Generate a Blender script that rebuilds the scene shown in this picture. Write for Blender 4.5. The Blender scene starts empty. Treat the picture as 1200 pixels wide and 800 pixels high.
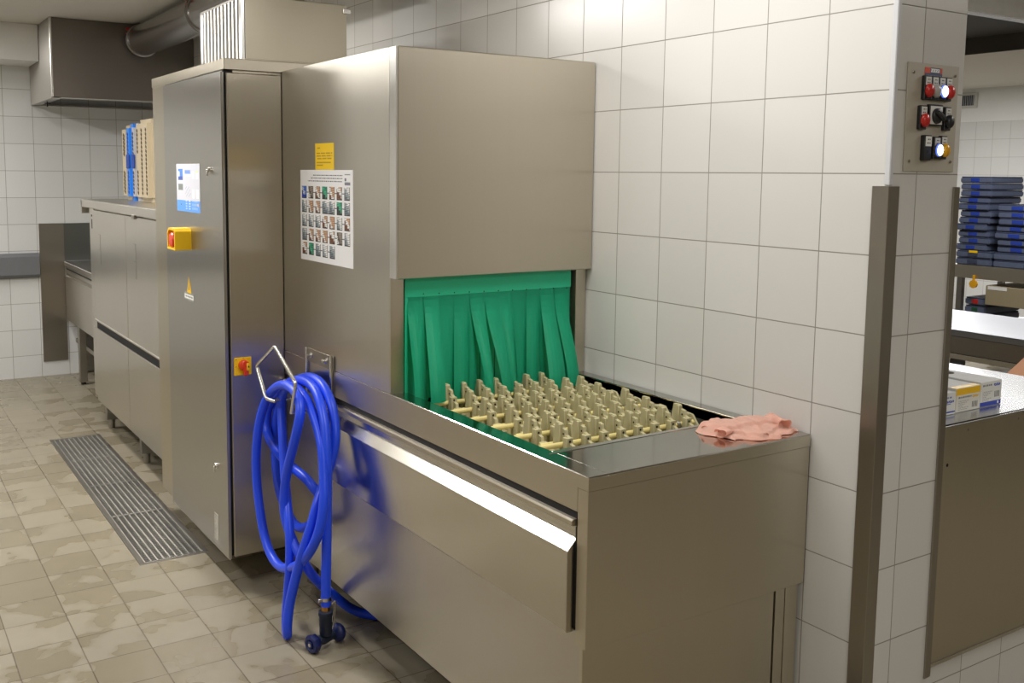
import bpy, bmesh, math, random
from mathutils import Vector, Matrix, noise
PI = math.pi
random.seed(7)
COL = bpy.context.scene.collection
SC = bpy.context.scene

# ---------------------------------------------------------------- materials
def lin(c):
    return tuple(((v / 12.92) if v <= .04045 else ((v + .055) / 1.055) ** 2.4) for v in c)

def rgb(r, g, b):
    return lin((r / 255, g / 255, b / 255))

def new_mat(name):
    m = bpy.data.materials.new(name)
    m.use_nodes = True
    nt = m.node_tree
    return m, nt, nt.nodes['Principled BSDF']

def plain(name, col, rough=.5, metal=0., spec=.5, emit=None, estr=0., var=.06, vscale=25.):
    m, nt, b = new_mat(name)
    n = nt.nodes.new('ShaderNodeTexNoise'); n.inputs['Scale'].default_value = vscale; n.inputs['Detail'].default_value = 3
    tc = nt.nodes.new('ShaderNodeTexCoord'); nt.links.new(tc.outputs['Object'], n.inputs['Vector'])
    mr = nt.nodes.new('ShaderNodeMapRange'); mr.inputs['To Min'].default_value = 1 - var; mr.inputs['To Max'].default_value = 1 + var
    nt.links.new(n.outputs['Fac'], mr.inputs['Value'])
    vm = nt.nodes.new('ShaderNodeVectorMath'); vm.operation = 'SCALE'; vm.inputs[0].default_value = col[:3]
    nt.links.new(mr.outputs['Result'], vm.inputs['Scale'])
    nt.links.new(vm.outputs['Vector'], b.inputs['Base Color'])
    b.inputs['Roughness'].default_value = rough
    b.inputs['Metallic'].default_value = metal
    b.inputs['Specular IOR Level'].default_value = spec
    if emit:
        b.inputs['Emission Color'].default_value = (*emit, 1); b.inputs['Emission Strength'].default_value = estr
    return m

def steel(name, col=(.56, .53, .47), rough=.3, axis='z', streak=.012, blotch=.04, bump=0, aniso=None):
    """brushed stainless steel: fine streaks along one axis plus soft cloudy wear"""
    m, nt, b = new_mat(name)
    tc = nt.nodes.new('ShaderNodeTexCoord')
    mp = nt.nodes.new('ShaderNodeMapping')
    s = {'x': (1, 60, 60), 'y': (60, 1, 60), 'z': (60, 60, 1)}[axis]
    mp.inputs['Scale'].default_value = s
    nt.links.new(tc.outputs['Object'], mp.inputs['Vector'])
    n = nt.nodes.new('ShaderNodeTexNoise'); n.inputs['Scale'].default_value = 1; n.inputs['Detail'].default_value = 2
    nt.links.new(mp.outputs['Vector'], n.inputs['Vector'])
    n2 = nt.nodes.new('ShaderNodeTexNoise'); n2.inputs['Scale'].default_value = 2.2; n2.inputs['Detail'].default_value = 2; n2.inputs['Roughness'].default_value = .5
    nt.links.new(tc.outputs['Object'], n2.inputs['Vector'])
    a = nt.nodes.new('ShaderNodeMapRange'); a.inputs['To Min'].default_value = 1 - streak; a.inputs['To Max'].default_value = 1 + streak
    nt.links.new(n.outputs['Fac'], a.inputs['Value'])
    c = nt.nodes.new('ShaderNodeMapRange'); c.inputs['From Min'].default_value = .1; c.inputs['From Max'].default_value = .9; c.clamp = False
    c.inputs['To Min'].default_value = 1 - blotch; c.inputs['To Max'].default_value = 1 + blotch
    nt.links.new(n2.outputs['Fac'], c.inputs['Value'])
    mul = nt.nodes.new('ShaderNodeMath'); mul.operation = 'MULTIPLY'
    nt.links.new(a.outputs['Result'], mul.inputs[0]); nt.links.new(c.outputs['Result'], mul.inputs[1])
    vm = nt.nodes.new('ShaderNodeVectorMath'); vm.operation = 'SCALE'; vm.inputs[0].default_value = col
    nt.links.new(mul.outputs['Value'], vm.inputs['Scale'])
    nt.links.new(vm.outputs['Vector'], b.inputs['Base Color'])
    r = nt.nodes.new('ShaderNodeMapRange'); r.inputs['From Min'].default_value = .1; r.inputs['From Max'].default_value = .9; r.clamp = False
    r.inputs['To Min'].default_value = rough * (.88 if blotch else 1); r.inputs['To Max'].default_value = rough * (1.15 if blotch else 1)
    nt.links.new(n2.outputs['Fac'], r.inputs['Value']); nt.links.new(r.outputs['Result'], b.inputs['Roughness'])
    b.inputs['Metallic'].default_value = 1
    if aniso is None: aniso = .93 if axis == 'z' else 0
    if aniso:
        g = nt.nodes.new('ShaderNodeNewGeometry'); cr = nt.nodes.new('ShaderNodeVectorMath'); cr.operation = 'CROSS_PRODUCT'
        nt.links.new(g.outputs['Normal'], cr.inputs[0]); cr.inputs[1].default_value = (0, .001, 1)
        nt.links.new(cr.outputs[0], b.inputs['Tangent']); b.inputs['Anisotropic'].default_value = aniso
    if bump:
        bp = nt.nodes.new('ShaderNodeBump'); bp.inputs['Strength'].default_value = bump; bp.inputs['Distance'].default_value = .01
        nt.links.new(n.outputs['Fac'], bp.inputs['Height']); nt.links.new(bp.outputs['Normal'], b.inputs['Normal'])
    return m

def tiles(name, axes, origin, size, col, grout, rough=.22, half=.0016, var=.03, wet=None, bump=.25):
    """square ceramic tiles laid out in world metres; axes = the two world axes of the surface"""
    m, nt, b = new_mat(name)
    g = nt.nodes.new('ShaderNodeNewGeometry')
    sp = nt.nodes.new('ShaderNodeSeparateXYZ'); nt.links.new(g.outputs['Position'], sp.inputs[0])
    cb = nt.nodes.new('ShaderNodeCombineXYZ')
    for k in (0, 1):
        ad = nt.nodes.new('ShaderNodeMath'); ad.operation = 'ADD'
        ad.inputs[1].default_value = -origin[k] + 100 * size
        nt.links.new(sp.outputs['XYZ'.index(axes[k])], ad.inputs[0]); nt.links.new(ad.outputs[0], cb.inputs[k])
    br = nt.nodes.new('ShaderNodeTexBrick')
    br.offset = 0; br.squash = 1
    br.inputs['Scale'].default_value = 1
    br.inputs['Brick Width'].default_value = size; br.inputs['Row Height'].default_value = size
    br.inputs['Mortar Size'].default_value = half; br.inputs['Mortar Smooth'].default_value = .15
    br.inputs['Color1'].default_value = (*[c * (1 - var) for c in col], 1)
    br.inputs['Color2'].default_value = (*[min(1, c * (1 + var)) for c in col], 1)
    br.inputs['Mortar'].default_value = (*grout, 1)
    nt.links.new(cb.outputs[0], br.inputs['Vector'])
    colour = br.outputs['Color']
    rgh = None
    n = nt.nodes.new('ShaderNodeTexNoise'); n.inputs['Scale'].default_value = 7; n.inputs['Detail'].default_value = 5
    nt.links.new(g.outputs['Position'], n.inputs['Vector'])
    if wet:
        # each tile keeps its own film of water: shift the noise a little per tile
        ws = nt.nodes.new('ShaderNodeVectorMath'); ws.operation = 'SCALE'; ws.inputs['Scale'].default_value = 1 / size
        nt.links.new(cb.outputs[0], ws.inputs[0])
        fl = nt.nodes.new('ShaderNodeVectorMath'); fl.operation = 'FLOOR'; nt.links.new(ws.outputs[0], fl.inputs[0])
        wn = nt.nodes.new('ShaderNodeTexWhiteNoise'); wn.noise_dimensions = '3D'; nt.links.new(fl.outputs[0], wn.inputs['Vector'])
        sc_ = nt.nodes.new('ShaderNodeVectorMath'); sc_.operation = 'SCALE'; sc_.inputs['Scale'].default_value = .35
        nt.links.new(wn.outputs['Color'], sc_.inputs[0])
        ad2 = nt.nodes.new('ShaderNodeVectorMath'); ad2.operation = 'ADD'
        nt.links.new(g.outputs['Position'], ad2.inputs[0]); nt.links.new(sc_.outputs[0], ad2.inputs[1])
        n3 = nt.nodes.new('ShaderNodeTexNoise'); n3.inputs['Scale'].default_value = 3.6; n3.inputs['Detail'].default_value = 3; n3.inputs['Distortion'].default_value = .25
        nt.links.new(ad2.outputs[0], n3.inputs['Vector'])
        st = nt.nodes.new('ShaderNodeMapRange'); st.inputs['From Min'].default_value = .485; st.inputs['From Max'].default_value = .515
        nt.links.new(n3.outputs['Fac'], st.inputs['Value'])
        mx = nt.nodes.new('ShaderNodeMix'); mx.data_type = 'RGBA'; mx.blend_type = 'MULTIPLY'
        nt.links.new(st.outputs['Result'], mx.inputs['Factor'])
        nt.links.new(br.outputs['Color'], mx.inputs['A']); mx.inputs['B'].default_value = (*wet, 1)
        colour = mx.outputs['Result']
        rr = nt.nodes.new('ShaderNodeMapRange'); rr.inputs['To Min'].default_value = rough; rr.inputs['To Max'].default_value = rough * .62
        nt.links.new(st.outputs['Result'], rr.inputs['Value']); rgh = rr.outputs['Result']
    mr = nt.nodes.new('ShaderNodeMapRange'); mr.inputs['To Min'].default_value = .9; mr.inputs['To Max'].default_value = 1.1
    nt.links.new(n.outputs['Fac'], mr.inputs['Value'])
    vm = nt.nodes.new('ShaderNodeVectorMath'); vm.operation = 'SCALE'
    nt.links.new(colour, vm.inputs[0])
    if wet: nt.links.new(mr.outputs['Result'], vm.inputs['Scale'])
    nt.links.new(vm.outputs[0], b.inputs['Base Color'])
    if rgh is None:
        rr = nt.nodes.new('ShaderNodeMapRange'); rr.inputs['To Min'].default_value = rough; rr.inputs['To Max'].default_value = .85
        nt.links.new(br.outputs['Fac'], rr.inputs['Value']); rgh = rr.outputs['Result']
    nt.links.new(rgh, b.inputs['Roughness'])
    inv = nt.nodes.new('ShaderNodeMath'); inv.operation = 'SUBTRACT'; inv.inputs[0].default_value = 1
    nt.links.new(br.outputs['Fac'], inv.inputs[1])
    bp = nt.nodes.new('ShaderNodeBump'); bp.inputs['Strength'].default_value = bump; bp.inputs['Distance'].default_value = .002
    nt.links.new(inv.outputs[0], bp.inputs['Height']); nt.links.new(bp.outputs['Normal'], b.inputs['Normal'])
    return m

def painted(name, rough=.5, emit=0.):
    m, nt, b = new_mat(name)
    at = nt.nodes.new('ShaderNodeAttribute'); at.attribute_name = 'Col'
    nt.links.new(at.outputs['Color'], b.inputs['Base Color'])
    b.inputs['Roughness'].default_value = rough
    if emit:
        nt.links.new(at.outputs['Color'], b.inputs['Emission Color']); b.inputs['Emission Strength'].default_value = emit
    return m

TILE = .2
ZR = 1.5838                      # height of a tile row on the near wall
WHITE_TILE = (.655, .648, .63); GROUT = (.27, .25, .225)
M_wall_x = tiles('wall_tile_right', 'YZ', (0, ZR), TILE, WHITE_TILE, GROUT, rough=.24)
M_wall_p = tiles('wall_tile_pillar', 'XZ', (.1087, ZR), TILE, WHITE_TILE, GROUT, rough=.24)
M_wall_b = tiles('wall_tile_back', 'XZ', (-1.1522, 2.1664), TILE, (.70, .71, .71), GROUT, rough=.24)
M_wall_f = tiles('wall_tile_far', 'YZ', (.1, 2.2118), TILE, (.60, .60, .585), (.36, .35, .33), rough=.3, half=.002)
M_wall_l = tiles('wall_tile_left', 'YZ', (0, ZR), TILE, (.62, .60, .55), GROUT, rough=.3)
M_floor = tiles('floor_tile', 'XY', (-1.54595, 1.92588), TILE, (.285, .252, .188), (.12, .097, .066), rough=.42, half=.0020, var=.04, wet=(.86, .84, .78), bump=.2)
M_plaster = plain('ceiling_paint', (.62, .60, .55), .9, var=.02, vscale=6)
M_white = plain('white_paint', (.72, .72, .70), .75, var=.02, vscale=6)
M_bumper = plain('grey_rail', rgb(112, 114, 118), .55)
S_main = steel('steel_vertical', (.64, .59, .495), .31, 'z')
S_drawer = steel('steel_drawer', (.60, .57, .51), .21, 'z', blotch=.03, aniso=0)
S_side = steel('steel_side', (.60, .57, .51), .31, 'z', blotch=.05, aniso=.55)
S_door = steel('steel_door', (.51, .495, .465), .29, 'z', blotch=0, streak=0)
S_top = steel('steel_worktop', (.46, .45, .42), .11, 'y', streak=.02, blotch=.03)
S_edge = steel('steel_edge', (.70, .68, .64), .22, 'y', streak=.02)
S_dull = steel('steel_dull', (.42, .40, .37), .38, 'z', blotch=.07)
S_duct = steel('steel_duct', (.50, .46, .37), .33, 'x', blotch=.16)
S_canopy = steel('steel_canopy', (.20, .18, .16), .40, 'x', blotch=.08)
S_pipe = steel('steel_pipe', (.34, .325, .31), .24, 'y', blotch=.05)
S_drain = steel('steel_drain', (.70, .69, .66), .42, 'y')
S_rod = steel('steel_rod', (.72, .70, .66), .2, 'z', streak=.02, bump=0)
S_bright = steel('steel_bright', (.85, .84, .82), .3, 'z', streak=.04)
S_guard = steel('steel_guard', (.40, .375, .34), .33, 'z')
M_dark = plain('dark_gap', (.008, .008, .009), .7)  # near-black fill: shade of gaps and recesses put into the colour, also small marks
M_rubber = plain('black_plastic', (.015, .015, .016), .4)
M_trough = plain('drain_trough', (.02, .018, .014), .8)
M_green = plain('green_curtain', rgb(36, 196, 150), .42, var=.05, vscale=4)
M_cream = plain('cream_plastic', rgb(186, 179, 140), .5, var=.06)
M_rod = plain('yellow_rod', rgb(226, 211, 142), .45)
M_blue = plain('blue_hose', rgb(30, 76, 240), .36, var=.04, vscale=3)
M_navy = plain('navy_rubber', rgb(22, 34, 92), .45)
M_navyd = plain('dark_navy_rubber', rgb(24, 34, 56), .5)
M_brass = plain('brass', (.45, .24, .06), .35, 1)
M_yellow = plain('yellow_plastic', rgb(250, 200, 5), .35, var=.02)
M_red = plain('red_plastic', rgb(222, 66, 28), .35)
M_dred = plain('red_button', rgb(190, 40, 34), .3)
M_pink = plain('pink_cloth', rgb(255, 214, 198), .9, spec=.1, var=.08, vscale=180)
M_pinke = plain('pink_hem', rgb(248, 190, 178), .9, spec=.1)
M_panel = plain('grey_panel', rgb(178, 172, 158), .5, var=.02)
M_button_white = plain('white_button', rgb(170, 168, 166), .3)
M_lamp = plain('lit_button', (.8, .85, 1), .3, emit=(.75, .85, 1), estr=4)
M_lamp2 = plain('lit_button_ring', (.1, .2, .8), .3, emit=(.1, .2, 1), estr=1.0)
M_amber = plain('amber_button', rgb(225, 165, 30), .3)
M_tray = plain('tray_navy', rgb(88, 97, 122), .5, var=.18, vscale=30)
M_trayd = plain('tray_dark', rgb(58, 66, 88), .55, var=.15)
M_logo = plain('tray_blue_clip', rgb(36, 62, 158), .5)
M_rackb = plain('rack_beige', rgb(184, 170, 143), .5)
M_racku = plain('rack_blue', rgb(40, 128, 226), .45)
M_rackg = plain('rack_grey', rgb(176, 176, 182), .5)
M_slot = plain('rack_slot', rgb(70, 58, 40), .8)
M_sloub = plain('rack_slot_blue', rgb(16, 60, 150), .7)
M_carton = plain('carton_orange', rgb(214, 140, 84), .7)
M_grip = plain('castor_grey', rgb(150, 152, 156), .5)
M_card = plain('white_card', rgb(226, 226, 224), .6)
M_paint = painted('printed_sheet', .45)
M_paintg = painted('printed_film', .3)
M_vent = plain('vent_grey', rgb(190, 188, 182), .6)

# ---------------------------------------------------------------- mesh builder
class MB:
    def __init__(self):
        self.bm = bmesh.new(); self.mats = []
    def mi(self, m):
        if m not in self.mats: self.mats.append(m)
        return self.mats.index(m)
    def faces(self, vs, fs, m, smooth=False):
        k = self.mi(m); v = [self.bm.verts.new(p) for p in vs]; out = []
        for f in fs:
            try: q = self.bm.faces.new([v[i] for i in f])
            except ValueError: continue
            q.material_index = k; q.smooth = smooth; out.append(q)
        return v, out
    def box(self, x0, y0, z0, x1, y1, z1, m, bev=0., seg=1):
        x0, x1 = min(x0, x1), max(x0, x1); y0, y1 = min(y0, y1), max(y0, y1); z0, z1 = min(z0, z1), max(z0, z1)
        vs = [(x, y, z) for x in (x0, x1) for y in (y0, y1) for z in (z0, z1)]
        fs = [(0, 1, 3, 2), (4, 6, 7, 5), (0, 4, 5, 1), (2, 3, 7, 6), (0, 2, 6, 4), (1, 5, 7, 3)]
        v, f = self.faces(vs, fs, m)
        if bev:
            e = list({e for q in f for e in q.edges})
            bmesh.ops.bevel(self.bm, geom=e, offset=bev, segments=seg, affect='EDGES', material=-1)
        return self
    def obox(self, centre, half, rot, m, bev=0., seg=1):
        """box turned by a rotation matrix"""
        c = Vector(centre); vs = [c + rot @ Vector((sx * half[0], sy * half[1], sz * half[2])) for sx in (-1, 1) for sy in (-1, 1) for sz in (-1, 1)]
        fs = [(0, 1, 3, 2), (4, 6, 7, 5), (0, 4, 5, 1), (2, 3, 7, 6), (0, 2, 6, 4), (1, 5, 7, 3)]
        v, f = self.faces(vs, fs, m)
        if bev:
            e = list({e for q in f for e in q.edges})
            bmesh.ops.bevel(self.bm, geom=e, offset=bev, segments=seg, affect='EDGES', material=-1)
        return self
    def prism(self, prof, axis, a, b, m, bev=0.):
        """closed 2D profile swept along an axis; profile in the other two axes in xyz order"""
        def P(p, t):
            return {'x': (t, p[0], p[1]), 'y': (p[0], t, p[1]), 'z': (p[0], p[1], t)}[axis]
        n = len(prof); vs = [P(p, a) for p in prof] + [P(p, b) for p in prof]
        fs = [tuple(range(n)), tuple(range(2 * n - 1, n - 1, -1))] + [(i, i + n, (i + 1) % n + n, (i + 1) % n) for i in range(n)]
        v, f = self.faces(vs, fs, m)
        if bev:
            e = list({e for q in f for e in q.edges})
            bmesh.ops.bevel(self.bm, geom=e, offset=bev, segments=1, affect='EDGES', material=-1)
        return self
    def tube(self, pts, r, m, seg=12, caps=True, closed=False):
        pts = [Vector(p) for p in pts]; n = len(pts); rings = []
        rr = r if isinstance(r, (list, tuple)) else [r] * n
        t0 = (pts[1] - pts[0]).normalized()
        up = Vector((0, 0, 1)) if abs(t0.z) < .9 else Vector((1, 0, 0))
        nrm = t0.cross(up).normalized()
        for i in range(n):
            if closed: t = (pts[(i + 1) % n] - pts[i - 1]).normalized()
            elif i == 0: t = t0
            elif i == n - 1: t = (pts[-1] - pts[-2]).normalized()
            else: t = ((pts[i + 1] - pts[i]).normalized() + (pts[i] - pts[i - 1]).normalized()).normalized()
            nrm = (nrm - t * nrm.dot(t)).normalized(); bn = t.cross(nrm)
            rings.append([pts[i] + (nrm * math.cos(2 * PI * k / seg) + bn * math.sin(2 * PI * k / seg)) * rr[i] for k in range(seg)])
        vs = [p for q in rings for p in q]; fs = []
        for i in range(n if closed else n - 1):
            j = (i + 1) % n
            for k in range(seg): fs.append((i * seg + k, i * seg + (k + 1) % seg, j * seg + (k + 1) % seg, j * seg + k))
        if caps and not closed:
            fs.append(tuple(range(seg - 1, -1, -1))); fs.append(tuple(range((n - 1) * seg, n * seg)))
        self.faces(vs, fs, m, True); return self
    def lathe(self, prof, origin, axis, m, seg=20, sx=1.):
        """profile of (radius, height) turned about an axis through origin"""
        o = Vector(origin); az = Vector(axis).normalized()
        u = az.cross(Vector((0, 0, 1)) if abs(az.z) < .9 else Vector((1, 0, 0))).normalized(); w = az.cross(u)
        vs = []; fs = []
        for (r, h) in prof:
            for k in range(seg):
                t = 2 * PI * k / seg; vs.append(o + az * h + (u * math.cos(t) * sx + w * math.sin(t)) * max(r, 1e-5))
        for i in range(len(prof) - 1):
            for k in range(seg): fs.append((i * seg + k, i * seg + (k + 1) % seg, (i + 1) * seg + (k + 1) % seg, (i + 1) * seg + k))
        fs.append(tuple(range(seg - 1, -1, -1))); fs.append(tuple(range((len(prof) - 1) * seg, len(prof) * seg)))
        self.faces(vs, fs, m, True); return self
    def build(self, name, parent=None, autosmooth=True):
        bmesh.ops.recalc_face_normals(self.bm, faces=self.bm.faces)
        me = bpy.data.meshes.new(name)
        off = wloc(parent) if parent else Vector((0, 0, 0))
        if parent is None:
            vs = [v.co for v in self.bm.verts]
            off = Vector((sum(v.x for v in vs) / len(vs), sum(v.y for v in vs) / len(vs), min(v.z for v in vs)))
        bmesh.ops.translate(self.bm, verts=self.bm.verts, vec=-off)
        self.bm.to_mesh(me); self.bm.free()
        for m in self.mats: me.materials.append(m)
        o = bpy.data.objects.new(name, me); COL.objects.link(o)
        if parent: o.parent = parent
        else: o.location = off
        if any(p.use_smooth for p in me.polygons):
            me.set_sharp_from_angle(angle=math.radians(42))
        return o

def wloc(o):
    v = Vector((0, 0, 0))
    while o: v = v + Vector(o.location); o = o.parent
    return v

def tag(o, label, cat, group=None, kind=None):
    if label: o['label'] = label
    if cat: o['category'] = cat
    if group: o['group'] = group
    if kind: o['kind'] = kind
    return o

def thing(name, label, cat, loc, group=None):
    o = bpy.data.objects.new(name, None); COL.objects.link(o); o.location = loc
    o.empty_display_size = .1
    return tag(o, label, cat, group)

def struct(mb, name):
    o = mb.build(name); o['kind'] = 'structure'; return o

def dup(root, delta, label=None, group=None):
    r = root.copy(); COL.objects.link(r); r.location = Vector(root.location) + Vector(delta)
    if label: r['label'] = label
    if group: r['group'] = group
    for ch in list(root.children):
        c = ch.copy(); COL.objects.link(c); c.parent = r
        for g in list(ch.children):
            d = g.copy(); COL.objects.link(d); d.parent = c
    return r

def paint(name, origin, ux, uy, w, h, nx, ny, fn, parent=None, mat=None, thick=.0012):
    """flat printed sheet: nx*ny coloured cells; fn(i, j) -> 0..255 rgb, j counts down from the top edge"""
    o = Vector(origin); ux = Vector(ux); uy = Vector(uy)
    bm = bmesh.new(); lay = bm.loops.layers.float_color.new('Col')
    nz = ux.cross(uy).normalized() * thick
    V = [[bm.verts.new(o + ux * (w * i / nx) - uy * (h * j / ny) + nz) for i in range(nx + 1)] for j in range(ny + 1)]
    for j in range(ny):
        for i in range(nx):
            f = bm.faces.new((V[j][i], V[j + 1][i], V[j + 1][i + 1], V[j][i + 1])); c = fn(i, j)
            for l in f.loops: l[lay] = (*rgb(*c), 1)
    # rim back to the surface so the sheet has thickness
    B = [bm.verts.new(p - nz) for p in (V[0][0].co, V[ny][0].co, V[ny][nx].co, V[0][nx].co)]
    ring = [V[0][0], V[ny][0], V[ny][nx], V[0][nx]]
    for k in range(4):
        f = bm.faces.new((ring[k], B[k], B[(k + 1) % 4], ring[(k + 1) % 4])); c = fn(0, 0)
        for l in f.loops: l[lay] = (*rgb(*c), 1)
    off = wloc(parent) if parent else o.copy()
    bmesh.ops.translate(bm, verts=bm.verts, vec=-off)
    me = bpy.data.meshes.new(name); bm.to_mesh(me); bm.free()
    me.materials.append(mat or M_paint)
    ob = bpy.data.objects.new(name, me); COL.objects.link(ob)
    if parent: ob.parent = parent
    else: ob.location = off
    return ob

# ---------------------------------------------------------------- camera
cam = bpy.data.cameras.new('camera'); cam.sensor_width = 36; cam.lens = 34.672656
cam.shift_x = .035286; cam.shift_y = -.059811; cam.clip_start = .05
co = bpy.data.objects.new('camera', cam); COL.objects.link(co)
co.matrix_world = Matrix(((.846745, .049547, -.529686, -2.111273), (-.531923, .095578, -.841381, -2.286067), (.008938, .994188, .107285, 1.574916), (0, 0, 0, 1)))
SC.camera = co

# ---------------------------------------------------------------- room shell
YB = 5.7956; CEIL = 2.585; FAR = 8.75
DX0, DX1, DY0, DY1 = -1.2125, -.932, 1.652, 3.822      # drain opening in the floor
YP = -.794; PX = .28                                   # pillar face and thickness of the wall
m = MB()
for (x0, y0, x1, y1) in ((-4.5, -5, DX0, YB), (DX1, -5, FAR, YB), (DX0, -5, DX1, DY0), (DX0, DY1, DX1, YB)):
    m.box(x0, y0, -.12, x1, y1, 0, M_floor)
struct(m, 'floor')
struct(MB().box(-4.5, -5, CEIL, FAR, YB, CEIL + .1, M_plaster), 'ceiling')
m = MB()
m.box(0, YP + .004, 0, PX, YB, CEIL, M_wall_x)
m.box(0, YP, 0, PX, YP + .004, CEIL, M_wall_p)
struct(m, 'wall_right')
struct(MB().box(-4.5, YB, 0, FAR, YB + .1, CEIL, M_wall_b), 'wall_back')
struct(MB().box(-4.6, -5, 0, -4.5, YB, CEIL, M_wall_l), 'wall_left')
struct(MB().box(-4.6, -5.1, 0, FAR, -5, CEIL, plain('front_wall_paint', (.70, .64, .53), .8, var=.03, vscale=3)), 'wall_front')
m = MB().box(FAR, -5, 0, FAR + .1, YB, 2.2118, M_wall_f); m.box(FAR, -5, 2.2118, FAR + .1, YB, CEIL, M_white)
struct(m, 'wall_far')
m = MB().box(-4.5, 5.32, 2.333, -.966, YB - .002, CEIL - .002, M_white)
struct(m, 'trim_1')                                    # soffit beam over the back wall
m = MB().box(0 - .004, YP - .005, 1.556, .010, YP + .01, CEIL - .002, plain('corner_bead', rgb(205, 206, 210), .4), bev=.002)
struct(m, 'trim_2')                                    # pale corner bead of the tiled wall

# steel corner guards
def guard(label, x0, x1, y0, y1, z0, z1, t):
    g = MB()
    g.box(x0, y0, z0, x1, y0 + t, z1, S_guard, bev=.0015); g.box(x0, y0, z0, x0 + t, y1, z1, S_guard, bev=.0015)
    o = g.build('corner_guard'); return tag(o, label, 'corner guard', 'steel corner guards')
g = MB(); t = .005
g.prism([(-t, YP + .042), (-t, YP - t), (.038, YP - t), (.038, YP), (0, YP), (0, YP + .042)], 'z', .01, 1.554, S_guard, bev=.0012)
tag(g.build('corner_guard'), 'brushed steel corner guard on the tiled wall corner below the button panel', 'corner guard', 'steel corner guards')
g = MB()
g.prism([(.262, YP - t), (.288, YP - t), (.288, YP + .05), (.283, YP + .05), (.283, YP), (.262, YP)], 'z', .235, 1.552, S_guard, bev=.0012)
tag(g.build('corner_guard'), 'narrow steel corner guard beside the steel counter with the glove boxes', 'corner guard', 'steel corner guards')

# ---------------------------------------------------------------- loading station of the dishwasher
XL = -.748; YE = -.6033; ZT = .9; XR = -.004
BX0, BX1, BY0, BY1 = -.69, -.048, -.385, 1.1          # conveyor basin
S_basin = plain('basin_wall', (.075, .078, .07), .3, .3)  # steel walls; their dark grey-green reflection is put into the colour
st = thing('loading_station', 'stainless steel dishwasher loading table with tall hood beside the tiled wall', 'dishwasher', (-.375, .3, .13))
m = MB()                                               # worktop: four rim pieces round the basin, folded edge, basin walls
m.box(XL, YE, ZT - .032, BX0, 1.24, ZT, S_top, bev=.0025); m.box(BX1, YE, ZT - .032, XR, 1.24, ZT, S_top, bev=.0008)
m.box(BX0 - .003, YE, ZT - .032, BX1 + .003, BY0, ZT, S_top, bev=.0025)
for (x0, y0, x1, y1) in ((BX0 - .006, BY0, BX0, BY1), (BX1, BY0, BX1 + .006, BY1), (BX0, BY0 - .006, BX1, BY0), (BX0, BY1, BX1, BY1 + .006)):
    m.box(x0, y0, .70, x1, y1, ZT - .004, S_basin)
m.box(BX0, BY0, .69, BX1, BY1, .70, S_dull)
m.box(XL - .0015, YE - .0015, ZT - .0325, XL, 1.24, ZT - .0015, S_main)
m.box(XL, YE - .0015, ZT - .0325, XR, YE, ZT - .003, S_main)
m.box(BX1 + .0, .05, ZT - .06, BX1 - .004, .10, ZT - .052, S_edge)
m.build('worktop', st)
m = MB().prism([(-.16, -.3875), (-.66, -.388), (-.69, -.394), (-.712, -.404), (-.712, -.410), (-.14, -.397), (-.12, -.390)], 'z', ZT, ZT + .0012, S_edge)
m.build('weld_seam', st)
# left side: apron, handle groove, bar, bevelled panel
m = MB()
m.box(XL, YE + .0385, .809, XL + .012, 1.24, ZT - .032, S_main, bev=.001)
m.build('apron', st)
m = MB(); m.box(XL + .004, -.558, .773, XL + .03, 1.235, .809, M_dark); m.build('handle_groove', st)
m = MB()
m.prism([(XL - .010, .786), (XL - .006, .7905), (XL + .012, .7905), (XL + .012, .774), (XL - .008, .774), (XL - .010, .777)], 'y', -.558, 1.24, S_main)
m.build('handle_rail', st)
m = MB()
m.prism([(XL + .012, .772), (XL + .0105, .7455), (XL - .020, .716), (XL - .020, .524), (XL - .016, .52), (XL + .012, .52)], 'y', -.556, .845, S_drawer, bev=.001)
m.build('drawer_front', st)
m = MB(); m.box(XL + .004, .845, .50, XL + .02, 1.24, .772, S_side); m.build('recess_panel', st)
m = MB(); m.box(XL + .003, -.566, .526, XL + .03, -.556, .772, M_dark); m.build('shadow_gap', st)
m = MB(); m.box(XL + .003, -.588, .138, XL + .014, 1.235, .523, S_side, bev=.001); m.build('base_panel', st)
m = MB()
m.prism([(XL, YE), (XR, YE), (XR, YE + .012), (XL + .012, YE + .012), (XL + .012, -.565), (XL, -.565)], 'z', .492, ZT - .033, S_main, bev=.0012)
m.build('end_panel', st)
m = MB(); m.box(XL + .002, YE + .012, .138, -.105, YE + .024, .50, S_main, bev=.001); m.build('lower_end_panel', st)
m = MB(); m.box(-.094, YE + .014, .0, -.06, YE + .05, .5, S_main, bev=.001); m.box(-.058, YE + .012, .0, -.012, YE + .05, .5, S_main, bev=.001); m.build('corner_post', st)
m = MB(); m.box(-.7, YE + .05, .14, -.02, 1.2, .66, M_dark); m.build('inner_case', st)
for (x, y) in ((-.68, -.5), (-.68, 1.15), (-.08, 1.15)):
    m = MB(); m.tube([(x, y, 0), (x, y, .14)], .022, S_dull); m.build('foot', st)
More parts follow.
